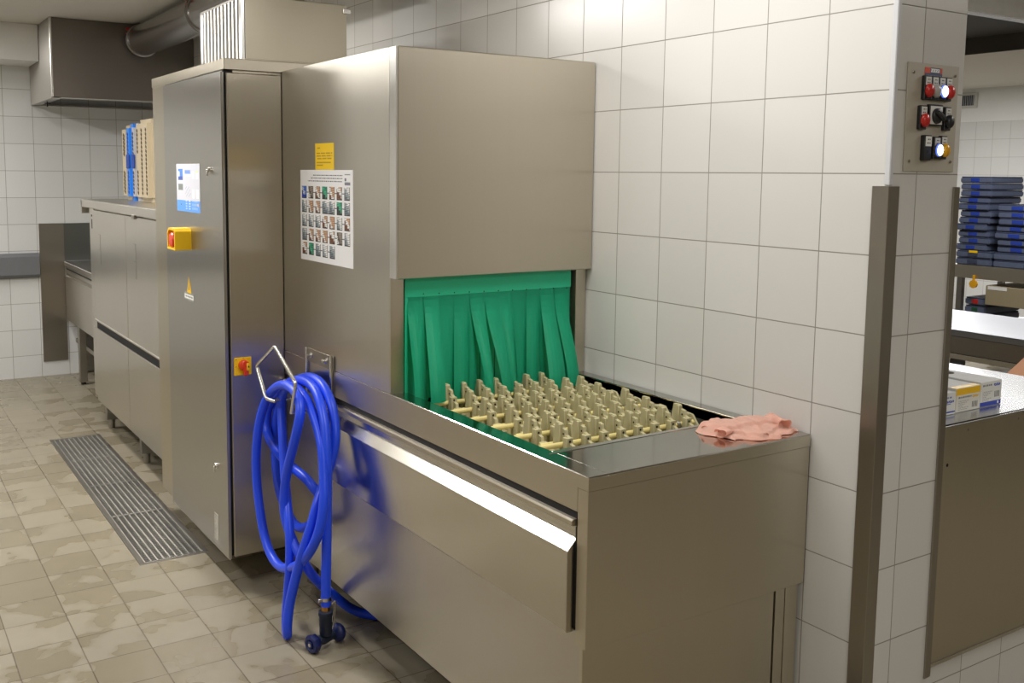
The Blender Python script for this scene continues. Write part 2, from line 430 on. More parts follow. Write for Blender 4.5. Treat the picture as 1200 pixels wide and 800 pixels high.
# hood
HY = .325; HZ0 = 1.257; HZ1 = 1.946
m = MB()
m.box(XL + .004, HY, HZ0, XR, HY + .012, HZ1, S_main, bev=.003)
m.build('hood_front', st)
m = MB(); m.box(XL - .001, HY + .002, HZ0 + .001, XL + .004, HY + .045, HZ1 - .001, S_bright, bev=.001); m.build('hood_edge_strip', st)
m = MB()
m.box(XL, HY + .047, ZT, XL + .012, 1.244, HZ1, S_side, bev=.001)
m.build('hood_side', st)
m = MB(); m.box(XL + .012, HY + .012, HZ1 - .012, XR, 1.244, HZ1, S_main); m.box(XR - .012, .37, ZT, XR, 1.244, HZ1 - .012, S_dull)
m.box(XL + .012, 1.15, ZT, XR - .012, 1.16, HZ1 - .012, M_dark); m.build('hood_shell', st)  # black back panel stands for the dark inside of the hood
m = MB(); m.box(XL + .0005, HY + .040, ZT, -.702, HY + .075, HZ0 + .02, S_main, bev=.001); m.build('hood_post', st)
m = MB(); m.box(-.046, HY + .03, ZT, XR, HY + .065, HZ0 + .02, S_main, bev=.001); m.build('hood_post', st)
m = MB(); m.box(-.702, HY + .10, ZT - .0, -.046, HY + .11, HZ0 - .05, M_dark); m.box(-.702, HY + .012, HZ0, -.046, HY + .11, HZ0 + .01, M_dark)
m.build('mouth_shade', st)  # black sheets stand for the dark interior behind the curtain

# green splash curtain
cu = thing('splash_curtain', 'green rubber strip curtain hanging in the hood opening over the conveyor', 'curtain', (-.37, .36, 1.2))
m = MB(); m.box(-.70, .3605, 1.196, -.064, .3635, 1.256, M_green)
for k in range(11): m.tube([(-.636 + .0555 * k, .3600, 1.2045 - .0011 * k), (-.636 + .0555 * k, .3606, 1.2045 - .0011 * k)], .0022, M_dark, seg=8)
m.box(-.70, .3605, .88, -.690, .3635, 1.197, M_green)
m.build('curtain_header', cu)
STR = [[-0.693, -0.637, 1.205, -0.720, -0.669, 0.297, 0.884], [-0.636, -0.615, 1.205, -0.655, -0.632, 0.333, 0.876], [-0.633, -0.58, 1.204, -0.661, -0.608, 0.267, 0.882], [-0.579, -0.524, 1.203, -0.592, -0.544, 0.337, 0.87], [-0.525, -0.469, 1.201, -0.545, -0.49, 0.325, 0.87], [-0.469, -0.447, 1.201, -0.476, -0.447, 0.345, 0.868], [-0.467, -0.412, 1.2, -0.456, -0.425, 0.275, 0.878], [-0.412, -0.357, 1.199, -0.393, -0.358, 0.278, 0.878], [-0.357, -0.302, 1.198, -0.353, -0.324, 0.297, 0.874], [-0.302, -0.247, 1.197, -0.289, -0.255, 0.345, 0.866], [-0.247, -0.192, 1.195, -0.267, -0.213, 0.325, 0.874], [-0.192, -0.182, 1.195, -0.191, -0.166, 0.355, 0.865], [-0.19, -0.135, 1.194, -0.215, -0.148, 0.267, 0.877], [-0.133, -0.083, 1.193, -0.131, -0.084, 0.277, 0.876], [-0.082, -0.056, 1.193, -0.092, -0.06, 0.355, 0.865]]
for i, (xa, xb, zt, xc, xd, yb, zb) in enumerate(STR):
    m = MB(); N = 16; K = 5; vs = []; fs = []
    curl = .006 if i % 2 else .010
    xc = max(xc, -.699); xd = min(xd, -.066); xb = min(xb, -.066)
    if i == len(STR) - 1: xa, xc = -.086, -.094
    for s in range(N + 1):
        f = s / N; z = zt + (zb - zt) * f
        e = f * f * (3 - 2 * f)
        y = .3625 + (yb - .3625) * (.12 * f + .88 * e)
        l = xa + (xc - xa) * e; r = xb + (xd - xb) * e
        for k in range(K + 1):
            g = k / K
            vs.append((l + (r - l) * g, y - curl * math.sin(PI * g) * min(1, f * 2.5), z + (.004 if s == 0 else 0)))
    for s in range(N):
        for k in range(K): fs.append((s * (K + 1) + k, s * (K + 1) + k + 1, (s + 1) * (K + 1) + k + 1, (s + 1) * (K + 1) + k))
    m.faces(vs, fs, M_green, False)
    bmesh.ops.solidify(m.bm, geom=m.bm.faces[:], thickness=.002)
    m.build('strip', cu)

m = MB()
for k in range(11): m.box(-.698 + .0572 * k, .381, .874 - .004 * (k % 3), -.644 + .0572 * k, .383, 1.25, M_green)
m.build('back_layer', cu)

# conveyor belt
cv = thing('conveyor_belt', 'cream plastic finger conveyor with yellow rods sunk in the steel loading table', 'conveyor', (-.40, -.05, .72))
def lower(m):
    bmesh.ops.translate(m.bm, verts=m.bm.verts, vec=(0, 0, -.010)); return m
ROWS = [.290, .180, .070, -.040, -.154, -.268]
rod_mb = None
def fin_profile(y0, s=1.):
    P = [(-.054, .836), (-.054, .868), (-.040, .872), (-.040, .884), (-.024, .888), (-.024, .902), (-.008, .906), (-.008, .920), (.010, .922), (.013, .934), (.036, .934), (.042, .905), (.046, .87), (.036, .862), (.036, .836)]
    return [(y0 + a * s, .842 + (b - .842) * s) for a, b in P]
XS = [-.572 + .0605 * k for k in range(8)]
for ri, y0 in enumerate(ROWS):
    for k, x in enumerate(XS):
        xx = x + (.012 if ri % 2 else -.006)
        m = MB()
        m.prism(fin_profile(y0), 'x', xx - .005, xx + .005, M_cream, bev=.0008)
        m.box(xx - .013, y0 - .052, .846, xx + .010, y0 - .040, .872, M_cream, bev=.001)
        m.box(xx - .013, y0 - .026, .846, xx + .008, y0 - .008, .902, M_cream, bev=.001)
        m.box(xx - .011, y0 + .008, .846, xx + .003, y0 + .018, .932, M_cream, bev=.001)
        m.tube([(xx - .002, y0 - .0545, .862), (xx - .002, y0 - .0520, .862)], .0036, M_dark, seg=8)
        m.tube([(xx - .003, y0 - .0265, .893), (xx - .003, y0 - .0255, .893)], .0034, M_dark, seg=8)
        m.tube([(xx - .0055, y0 - .0, .908), (xx - .0045, y0 - .0, .908)], .003, M_dark, seg=8)
        lower(m).build('finger', cv)
    for xa, xb, yy, zz in ((-.645, -.098, y0, .880), (-.60, -.14, y0 + .056, .866)):
        m = MB(); m.tube([(xa, yy, zz), (xb, yy, zz)], .0072, M_rod, seg=10); lower(m).build('rod', cv)
    m = MB()                                            # end links: curved end plate on the right, bolt heads
    m.prism([(y0 - .022, .842), (y0 - .022, .872), (y0 - .008, .885), (y0 + .004, .902), (y0 + .030, .904), (y0 + .034, .892), (y0 + .012, .888), (y0 + .014, .842)], 'x', -.098, -.091, M_cream, bev=.001)
    m.tube([(-.094, y0 + .02, .898), (-.120, y0 + .03, .900)], .006, M_cream, seg=8)
    lower(m).build('end_link', cv); m = MB()
    m.tube([(-.165, y0, .880), (-.153, y0, .880)], .0105, S_dull, seg=10)
    m.tube([(-.1665, y0, .880), (-.165, y0, .880)], .006, M_dark, seg=8)
    lower(m).build('bolt', cv); m = MB()
    m.prism([(y0 - .03, .842), (y0 - .03, .866), (y0 - .01, .876), (y0 + .02, .880), (y0 + .04, .868), (y0 + .04, .842)], 'x', -.655, -.643, M_cream, bev=.001)
    lower(m).build('end_link', cv)
m = MB()
for k in range(9): m.box(-.590 + .0575 * k, -.372, .80, -.570 + .0575 * k, .33, .846, M_cream)
for k in range(12): m.box(-.645, -.372 + .058 * k, .812, -.10, -.340 + .058 * k, .842, M_cream)
for x in (-.655, -.092): m.box(x - .008, -.375, .712, x + .008, .33, .842, S_dull)
lower(m).build('belt_bed', cv)

# ---------------------------------------------------------------- control cabinet
CX = -.978; CY = 1.2455
cc = thing('control_cabinet', 'tall brushed steel control cabinet of the dishwasher, with display and red-yellow switches', 'cabinet', (-.55, 1.75, .08))
m = MB(); m.box(-.930, CY + .012, .118, -.06, 2.25, 1.94, S_main, bev=.001); m.build('case', cc)
m = MB(); m.box(-.966, CY - .001, 1.940, -.06, 2.255, 1.980, S_main, bev=.002); m.build('lid', cc)
m = MB(); m.box(-.964, 2.03, .118, -.930, 2.25, 1.94, S_main, bev=.001); m.build('side_strip', cc)
m = MB(); m.box(-.957, CY, .122, XL + .0, CY + .012, 1.930, S_main, bev=.003); m.build('front_panel', cc)
for (x, y) in ((-.62, 1.40), (-.62, 2.1), (-.15, 2.15)):
    m = MB(); m.tube([(x, y, 0), (x, y, .12)], .022, S_dull); m.build('foot', cc)
m = MB(); m.box(-.9662, CY + .014, .125, -.930, 2.03, 1.938, M_dark); m.build('door_gap_shade', cc)  # black slab stands for the shaded gap between door and case
dr = MB().box(CX, CY - .002, .113, CX + .011, 2.025, 1.934, S_door, bev=.004, seg=2).build('door', cc)
for (y, z) in ((1.385, 1.580), (1.367, .45)):
    m = MB(); m.lathe([(.011, 0), (.011, .006), (.009, .010), (.0, .011)], (CX, y, z), (-1, 0, 0), S_rod, 14)
    m.obox((CX - .012, y, z - .010), (.003, .003, .013), Matrix.Identity(3), S_rod, bev=.002); m.build('lock', dr)
# film keypad (light grey over blue)
def keypad(i, j):
    u = i / 64; v = j / 38
    if v > .755:
        if abs(u - .18) < .012 and abs(v - .84) < .02: return (40, 40, 60)
        if .38 < u < .44 and (int(v * 38) % 2) and v < .93: return (190, 215, 255)
        if .53 < u < .59 and (int(v * 38) % 2) and v < .93: return (210, 230, 255)
        if .67 < u < .9 and (int(v * 38) % 3) and (int(u * 64) % 3) and v < .94: return (150, 195, 250)
        if .85 < u < .93 and .80 < v < .86: return (255, 190, 120)
        return (78, 156, 246)
    if .07 < u < .27:
        if .10 < v < .34:
            if u < .13 and .14 < v < .24: return (235, 240, 250)
            return (58, 128, 232) if v < .25 else (38, 78, 170)
        if .41 < v < .54: return (118, 124, 122)
    if .37 < u < .60:
        if .11 < v < .20: return (108, 150, 235)
        if .21 < v < .26: return (245, 245, 250)
        if .46 < v < .66 and (i + 2 * j) % 7 == 0: return (150, 160, 190)
    for uc in (.73, .88):
        for vc in (.22, .61):
            if abs(u - uc) < .045 and abs(v - vc) < .085: return (250, 252, 252) if not (uc > .8 and vc < .3 and v < .16) else (236, 240, 120)
    return (214, 216, 228)
paint('keypad', (CX, 1.840, 1.6042), (0, -1, 0), (0, 0, 1), .322, .1915, 64, 38, keypad, dr, M_paintg)
# emergency stop in its yellow collar
m = MB()
y0, y1, z0, z1 = 1.650, 1.762, 1.262, 1.348
prof = [(y0, z0), (y1, z0), (y1, z1 - .02), (y1 - .02, z1), (y0 + .012, z1), (y0, z1 - .012)]
inn = [(y0 + .008, z0 + .008), (y1 - .008, z0 + .008), (y1 - .008, z1 - .024), (y1 - .024, z1 - .008), (y0 + .018, z1 - .008), (y0 + .008, z1 - .018)]
n = len(prof)
vs = [(CX, *p) for p in prof] + [(CX - .066, *p) for p in prof] + [(CX - .066, *p) for p in inn] + [(CX - .01, *p) for p in inn]
fs = []
for a in (0, n, 2 * n): fs += [(a + i, a + (i + 1) % n, a + n + (i + 1) % n, a + n + i) for i in range(n)]
fs += [tuple(range(3 * n, 4 * n)), tuple(range(n))]
m.faces(vs, fs, M_yellow)
yc, zc = (y0 + y1) / 2, (z0 + z1) / 2 - .004
m.lathe([(.016, .01), (.016, .05), (.028, .052), (.030, .062), (.026, .068), (0, .070)], (CX, yc, zc), (-1, 0, 0), M_red, 18)
es = m.build('emergency_stop', dr); es['label'] = 'red mushroom button in a yellow collar'
# warning triangle with strip
m = MB(); m.prism([(1.665, 1.082), (1.725, 1.082), (1.695, 1.150)], 'x', CX - .0012, CX, M_yellow); m.prism([(1.692, 1.096), (1.700, 1.096), (1.695, 1.132)], 'x', CX - .0016, CX - .0012, M_rubber)
w = m.build('warning_sign', dr); w['label'] = 'small yellow warning triangle'
def strip(i, j):
    return (60, 60, 62) if j == 2 and 2 < i < 25 and (i * 7) % 5 > 1 else ((150, 150, 146) if j in (0, 4) or i in (0, 27) else (228, 228, 222))
paint('warning_strip', (CX, 1.765, 1.083), (0, -1, 0), (0, 0, 1), .135, .030, 28, 5, strip, dr)
random.seed(3); RL = [[random.random() for _ in range(12)] for _ in range(30)]
paint('rating_plate', (CX, 1.417, .252), (0, -1, 0), (0, 0, 1), .048, .108, 12, 30, lambda i, j: (120, 118, 112) if j % 2 and RL[j][i] > .45 and 0 < i < 11 else (196, 192, 182), dr)
# main switch on the front panel
ms = MB().box(-.947, CY - .004, .819, -.880, CY, .887, M_yellow, bev=.002)
ms = ms.build('main_switch', cc); ms['label'] = 'yellow plate with red rotary switch'
m = MB(); m.lathe([(.020, 0), (.020, .012), (.016, .016), (0, .018)], (-.912, CY - .004, .858), (0, -1, 0), M_red, 20)
m.obox((-.909, CY - .026, .848), (.0095, .008, .027), Matrix.Rotation(.08, 3, 'Y'), M_red, bev=.004, seg=2)
m.obox((-.904, CY - .036, .856), (.006, .003, .014), Matrix.Identity(3), M_yellow, bev=.002); m.obox((-.904, CY - .0395, .857), (.002, .001, .003), Matrix.Identity(3), M_dark)
m.build('rotary_knob', ms)
m = MB()
for (a, b) in ((-.942, .88), (-.914, .883), (-.942, .852)): m.box(a, CY - .0046, b, a + .004, CY - .004, b + .002, M_dark)
m.build('switch_marks', ms)

# ---------------------------------------------------------------- notices on the hood side
tag(paint('yellow_notice', (XL, .931, 1.6735), (0, -1, 0), (0, 0, 1), .156, .090, 26, 20,
    lambda i, j: (196, 152, 10) if ((j == 3 and 2 < i < 7) or (j in (7, 9, 11) and 1 < i < 24 and (i * 5 + j) % 7) or (j in (14, 16) and 1 < i < (22 if j == 14 else 11) and (i * 3 + j) % 6)) else (250, 210, 4)),
    'small yellow notice taped above the picture poster on the hood side', 'sign')
random.seed(11)
def mkthumb(kind):
    base = {0: [(140, 130, 120), (84, 76, 70), (205, 205, 205)], 1: [(60, 110, 210), (190, 200, 215), (30, 60, 160)], 2: [(30, 140, 105), (70, 170, 135), (50, 56, 56)], 3: [(190, 150, 120), (235, 235, 235), (110, 70, 50)], 4: [(225, 225, 228), (150, 160, 165), (100, 110, 120)]}[kind]
    a = random.uniform(.6, 1.6); o = random.uniform(-2, 3)
    return base, a, o
ORDER = [[1, 0, 3, 2, 3, 3, 4], [4, 3, 3, 5, 5, 2, 4], [4, 4, 4, 3, 3, 4, 3], [4, 3, 3, 3, 3, 0, 4], [3, 2, 4, 4, 4, -1, -1]]
TH = [[mkthumb(k if 0 <= k < 5 else 4) for k in r] for r in ORDER]
PW, PH = 132, 96
def poster(i, j):
    if j < 17:
        if j in (5, 8, 11) and i > {5: 34, 8: 28, 11: 20}[j] and i < 108 and (i * 7 + j * 3) % 11 > 2: return (96, 96, 100)
        if i > 112 and i < 126 and j == 4: return (150, 150, 155)
        if i > 112 and i < 126 and 12 <= j <= 14: return (128, 132, 146)
        if 112 < i < 117 and 8 <= j <= 10: return (120, 122, 130)
        return (244, 245, 248)
    r = (j - 17) // 15; jj = (j - 17) % 15
    c = (i - 4) // 18; ii = (i - 4) % 18
    if i < 4 or c > 6 or r > 4: return (244, 245, 248)
    k = ORDER[r][c]
    if k < 0: return (244, 245, 248)
    wide = 18 if (k == 5 and c == 3) else 13
    if k == 5 and c == 4: ii = ii + 0
    if jj > 12 or ii >= wide:
        if jj == 6 and wide == 13 and c < 6 and ORDER[r][c + 1] >= 0: return (110, 112, 120)
        return (244, 245, 248)
    if jj >= 12 or ii == wide - 1 and wide == 13: return (48, 46, 46)
    base, a, o = TH[r][c]
    t = ii * a - jj + o + 1.5 * math.sin(ii * .9 + jj * .7 + c * 2 + r)
    col = base[0] if t > 3 else (base[1] if t > -3 else base[2])
    if k == 1 and jj > 8: col = (36, 70, 190)
    q = 1 + .22 * math.sin(i * 12.9898 + j * 78.233)
    return tuple(max(0, min(255, v * q)) for v in col)
tag(paint('instruction_poster', (XL, 1.068, 1.5832), (0, -1, 0), (0, 0, 1), .442, .3195, PW, PH, poster),
    'white poster with five rows of small photos on the hood side', 'poster')

# ---------------------------------------------------------------- wash tunnel
TX = -.905
wt = thing('wash_tunnel', 'long low steel washing section with double doors behind the control cabinet', 'dishwasher', (-.5, 3.2, .17))
m = MB(); m.box(TX + .016, 2.256, .19, -.04, 4.10, 1.35, S_side, bev=.001)
m.box(TX + .01, 3.972, .19, TX + .02, 4.10, 1.345, S_side)
m.box(TX + .009, 4.00, 1.296, TX + .011, 4.045, 1.308, M_dark); m.box(TX + .009, 4.00, 1.222, TX + .011, 4.045, 1.282, S_dull); m.box(TX + .0085, 4.015, 1.225, TX + .010, 4.035, 1.28, M_dark)
m.build('tunnel_body', wt)
m = MB()
m.prism([(TX - .012, 1.350), (TX - .012, 1.392), (TX - .006, 1.398), (-.04, 1.398), (-.04, 1.345), (TX + .014, 1.345), (TX - .004, 1.350)], 'y', 2.256, 4.236, S_side, bev=.001)
m.box(TX - .012, 4.215, 1.31, TX + .15, 4.236, 1.398, S_side); m.build('top_cover', wt)
for (a, b) in ((2.258, 3.112), (3.116, 3.965)):
    d = MB(); d.prism([(TX, .682), (TX, 1.338), (TX + .012, 1.341), (TX + .012, .672), (TX - .004, .670), (TX - .006, .678)], 'y', a, b, S_side, bev=.0008)
    if a < 3: d.box(TX - .014, 2.86, 1.330, TX, 2.92, 1.352, S_dull, bev=.002)
    d = d.build('upper_door', wt)
    mm = MB()
    yy = b - .16; zz = 1.20
    for q in (0, 1):
        mm.box(TX - .0012, yy, zz - .09 * q, TX, yy - .055, zz - .09 * q + .002, S_dull); mm.box(TX - .0012, yy - .055, zz - .09 * q - .088, TX, yy - .053, zz - .09 * q + .002, S_dull)
    mm.build('embossed_mark', d)
for (a, b) in ((2.258, 3.128), (3.132, 3.968)):
    d = MB(); d.prism([(TX, .178), (TX, .622), (TX - .012, .630), (TX - .012, .634), (TX - .006, .634), (TX + .002, .624), (TX + .012, .622), (TX + .012, .178)], 'y', a, b, S_side, bev=.0008); d.build('lower_door', wt)
m = MB(); m.box(TX + .008, 2.26, .618, TX + .018, 3.96, .684, M_dark); m.build('handle_slot', wt)
for y in (3.06, 3.92):
    m = MB(); m.box(-.866, y - .005, .055, -.80, y + .04, .195, S_dull, bev=.002); m.box(-.8665, y + .008, .10, -.8655, y + .028, .17, S_guard); m.tube([(-.835, y + .017, 0), (-.835, y + .017, .06)], .019, S_dull); m.build('foot', wt)
for y in (2.4, 3.92):
    m = MB(); m.tube([(-.12, y, 0), (-.12, y, .19)], .02, S_dull); m.build('foot', wt)

# dish racks standing on the tunnel
def rack(name, label, mat, slot, y0, y1, x0, z0, h, bands, d=.46):
    r = thing(name, label, 'rack', (x0 + d / 2, (y0 + y1) / 2, z0), 'dish racks standing on the tunnel')
    m = MB(); z1 = z0 + h
    m.box(x0 + .004, y0, z0, x0 + d, y1, z1, mat, bev=.026, seg=4)
    bw = (y1 - y0) / bands
    for b in range(bands):
        yc = y0 + bw * (b + .5)
        for k in range(16):
            zz = z0 + .05 + k * (h - .1) / 15.5
            if 6 <= k <= 9 and b == bands - 1: continue
            R = Matrix.Rotation(.5, 3, 'X')
            m.obox((x0 + .0035, yc, zz), (.002, bw * .11, .0080), R, slot, bev=.001)
            if b == 0 and k % 2 == 0 and k > 1: m.obox((x0 + .05 + k * .024, y0 - .0002, z0 + h * .5), (.008, .0015, h * .36), Matrix.Identity(3), slot)
    m.build('rack_shell', r)
    if bands == 1 and mat is not M_rackb:
        m = MB(); m.box(x0 - .001, (y0 + y1) / 2 - bw * .34, z0 + h * .42, x0 + .006, (y0 + y1) / 2 + bw * .34, z0 + h * .60, M_sloub, bev=.003); m.build('handle', r)
    return r
rack('dish_rack', 'deep beige dish rack with three rows of slots, nearest the control cabinet', M_rackb, M_slot, 3.345, 3.640, -.722, 1.398, .466, 3)
rack('dish_rack', 'thin grey dish rack squeezed between the blue and the deep beige one', M_rackg, M_slot, 3.650, 3.742, -.722, 1.398, .452, 1)
rack('dish_rack', 'bright blue dish rack standing on edge on the washing section', M_racku, M_sloub, 3.752, 3.862, -.726, 1.398, .452, 1)
rack('dish_rack', 'beige dish rack standing farthest back, behind the blue one', M_rackb, M_slot, 3.872, 4.020, -.716, 1.398, .448, 1)

# ---------------------------------------------------------------- outfeed sink table at the back wall
sk = thing('sink_table', 'steel outlet table with drawer front against the back wall beyond the washing section', 'table', (-.42, 5.1, 0))
m = MB(); m.box(-.77, 4.24, .845, -.05, 5.785, .878, S_dull, bev=.002); m.build('table_top', sk)
m = MB(); m.box(-.64, 4.24, .8785, -.2, 5.4, .8795, S_top); m.box(-.60, 4.6, .879, -.3, 4.9, .8802, M_dark); m.build('sink_bowl', sk)
m = MB(); m.prism([(-.755, .845), (-.755, .82), (-.764, .818), (-.764, .795), (-.752, .79), (-.752, .775), (-.768, .770), (-.768, .535), (-.74, .535), (-.74, .845)], 'y', 4.24, 5.77, S_side); m.build('drawer_front', sk)
m = MB(); m.box(-.7585, 4.24, .819, -.757, 5.77, .827, M_dark); m.box(-.757, 4.24, .772, -.754, 5.77, .79, S_guard); m.build('handle_groove', sk)
m = MB(); m.box(-.766, 4.24, .432, -.75, 5.77, .534, S_side); m.build('apron', sk)
m = MB(); m.box(-.765, 5.30, .02, -.715, 5.36, .44, S_dull, bev=.002); m.tube([(-.74, 5.33, 0), (-.74, 5.33, .03)], .018, M_rubber); m.build('leg', sk)
m = MB(); m.box(-.13, 5.30, .0, -.08, 5.36, .84, S_dull); m.build('leg', sk)
m = MB(); m.box(-.72, 4.3, .26, -.1, 5.7, .29, S_dull); m.build('lower_shelf', sk)
m = MB(); m.box(-.65, 5.76, .015, -.08, 5.79, .40, S_dull); m.build('back_sheet', sk)
tag(MB().box(-.9405, YB - .012, .113, -.764, YB - .001, 1.171, S_guard, bev=.001).build('wall_sheet'), 'tall narrow steel sheet on the back wall left of the outlet table', 'splash guard')
tag(MB().box(-.7638, YB - .010, .884, -.04, YB - .001, 1.170, steel('steel_green_reflection', (.27, .285, .28), .3, 'z'), bev=.001).build('splashback'), 'steel splashback with a painted dark reflection, on the back wall above the outlet table', 'splash guard')  # greener, darker tone stands for a reflection in the steel
m = MB(); m.prism([(YB - .035, .775), (YB - .045, .79), (YB - .045, .925), (YB - .035, .95), (YB - .001, .95), (YB - .001, .762), (YB - .02, .762)], 'x', -4.4, -.948, M_bumper)
tag(m.build('bumper_rail'), 'grey plastic bumper rail along the white tiles of the back wall', 'rail')

# ---------------------------------------------------------------- extraction: canopy, pipe, duct box
VX = -.9615; VY = 4.885; VZ = 2.052
ex = thing('extractor_canopy', 'dark steel extractor canopy under the ceiling at the back wall', 'extractor hood', (-.5, 5.3, VZ))
m = MB(); m.box(VX, VY, VZ + .01, -.002, VY + .012, CEIL - .002, S_canopy, bev=.001); m.build('front_sheet', ex)
m = MB(); m.box(VX, VY + .012, VZ, VX + .012, YB - .003, CEIL - .002, S_dull, bev=.001); m.build('side_sheet', ex)
m = MB(); m.box(VX - .001, VY - .012, VZ + .008, VX + .016, VY + .003, CEIL - .002, S_edge, bev=.003); m.build('corner_strip', ex)
m = MB(); m.box(VX + .012, VY + .012, VZ + .004, -.04, VY + .07, VZ + .02, S_dull); m.box(VX + .012, VY + .012, VZ, VX + .06, YB - .003, VZ + .014, S_dull); m.box(VX + .012, YB - .06, VZ, -.04, YB - .003, VZ + .014, S_dull); m.build('drip_rim', ex)
m = MB(); m.box(VX + .012, VY + .012, VZ + .18, -.04, YB - .003, VZ + .19, M_dark); m.build('filter_ceiling', ex)
m = MB(); m.box(-.93, 5.28, VZ - .035, -.922, 5.288, VZ, M_rubber); m.box(-.945, 5.276, VZ - .014, -.905, 5.292, VZ - .008, M_rubber); m.build('drain_tap', ex)
PXc, PZ, PR = -.372, 2.468, .104
pp = thing('exhaust_pipe', 'round steel exhaust pipe running below the ceiling from the canopy', 'pipe', (PXc, 3.4, PZ))
for (a, b) in ((3.41, VY - .001), (1.25, 3.39)):
    m = MB(); m.tube([(PXc, a, PZ), (PXc, b, PZ)], PR, S_pipe, seg=40); m.build('pipe_section', pp)
for yc in (4.83, 3.40, 2.1):
    m = MB(); m.lathe([(PR + .001, -.022), (PR + .010, -.020), (PR + .010, .020), (PR + .001, .022)], (PXc, yc, PZ), (0, 1, 0), S_pipe, 40)
    m.lathe([(PR + .0105, -.016), (PR + .012, -.012), (PR + .0105, -.008)], (PXc, yc, PZ), (0, 1, 0), M_rubber, 40)
    c = m.build('clamp_ring', pp)
    m = MB()
    for k in range(3): m.tube([(PXc - .088 - .004 * k, yc - .01, PZ + .075 - .030 * k), (PXc - .108, yc - .01, PZ + .065 - .030 * k)], .009, M_dred, seg=8)
    m.build('clamp_bolts', c)
m = MB(); m.tube([(PXc, 2.8, PZ + PR), (PXc, 2.8, CEIL - .001)], .005, M_rubber, seg=8); m.box(PXc - .12, 2.79, PZ + .05, PXc - .08, 2.81, PZ + .056, M_rubber); m.tube([(PXc - .1, 2.8, PZ + .03), (PXc - .1, 2.8, CEIL - .001)], .004, M_rubber, seg=8); m.build('hanger', pp)
db = thing('duct_box', 'square steel exhaust box with slatted filter on top of the control cabinet', 'duct', (-.6, 1.7, 1.98))
DXa, DXb, DYa, DYb, DZa, DZb = -.836, -.402, 1.42, 1.945, 1.981, 2.30
m = MB(); m.box(DXa + .012, DYa, DZa, DXb, DYb, DZb - .06, S_duct, bev=.002)
m.box(DXa + .005, DYa - .012, DZa, DXb, DYa, DZa + .022, S_duct, bev=.001); m.build('box_shell', db)
gr = MB(); gr.box(DXa, DYa + .0, DZa, DXa + .012, DYa + .035, 2.235, S_bright, bev=.002); gr.box(DXa, DYb - .03, DZa, DXa + .012, DYb, 2.235, S_bright, bev=.002)
gr.box(DXa, DYa, 2.228, DXa + .012, DYb, 2.24, S_dull, bev=.002); gr.box(DXa + .010, DYa, DZa, DXa + .0118, DYb, 2.23, M_dark)
gr = gr.build('filter_frame', db)
S_slat = steel('steel_slat', (.60, .59, .57), .4, 'z', aniso=0)
m = MB()
for k in range(10):
    y = DYa + .055 + k * .0445
    m.prism([(DXa + .009, y - .013), (DXa - .002, y - .007), (DXa - .003, y + .006), (DXa + .009, y + .010)], 'z', DZa + .003, 2.228, S_slat)
m.build('filter_slats', gr)
m = MB(); m.tube([(-.62, 1.62, DZb - .06), (-.62, 1.62, CEIL - .002)], .11, S_pipe, seg=32); m.lathe([(.111, 0), (.125, 0), (.125, .02), (.111, .02)], (-.62, 1.62, DZb - .06), (0, 0, 1), S_duct, 32); m.build('collar', db)
m = MB(); m.box(DXb - .02, DYa - .014, 2.205, DXb + .012, DYa + .02, 2.225, S_edge, bev=.002); m.build('bracket', db)

# ---------------------------------------------------------------- hose hook and hose
hk = thing('hose_hook', 'bent steel hose bracket screwed to the machine side, pentagon loop in front', 'hook', (XL, .9, .77))
m = MB(); m.box(XL - .006, .780, .900, XL - .001, 1.012, .948, S_dull, bev=.001); m.build('plate', hk)
for y in (.792, 1.006):
    m = MB(); m.tube([(XL - .008, y, .950), (XL - .008, y, .80), (XL - .010, y, .776), (XL - .022, y, .767), (XL - .06, y, .766), (-.899, y + (.004 if y > .9 else .006), .770)], .0065, S_rod, seg=10); m.build('arm', hk)
for y in (.835, .965):
    m = MB(); m.lathe([(.010, 0), (.010, .005), (.005, .007), (.005, .018), (0, .019)], (XL - .006, y, .926), (-1, 0, 0), S_rod, 10); m.build('screw', hk)
HX = -.905
def rounded(pts, r, n=5):
    P = [Vector(p) for p in pts]; out = [P[0]]
    for i in range(1, len(P) - 1):
        a = (P[i - 1] - P[i]).normalized(); b = (P[i + 1] - P[i]).normalized()
        p0, p2 = P[i] + a * r, P[i] + b * r
        for k in range(n + 1):
            t = k / n; out.append(p0 * (1 - t) ** 2 + P[i] * 2 * t * (1 - t) + p2 * t * t)
    out.append(P[-1]); return out
m = MB(); m.tube(rounded([(HX + .006, .798, .768), (HX, .742, .880), (HX, .930, .977), (HX, 1.118, .876), (HX, 1.024, .772), (HX + .02, .99, .768)], .018), .0066, S_rod, seg=10); m.build('loop', hk)

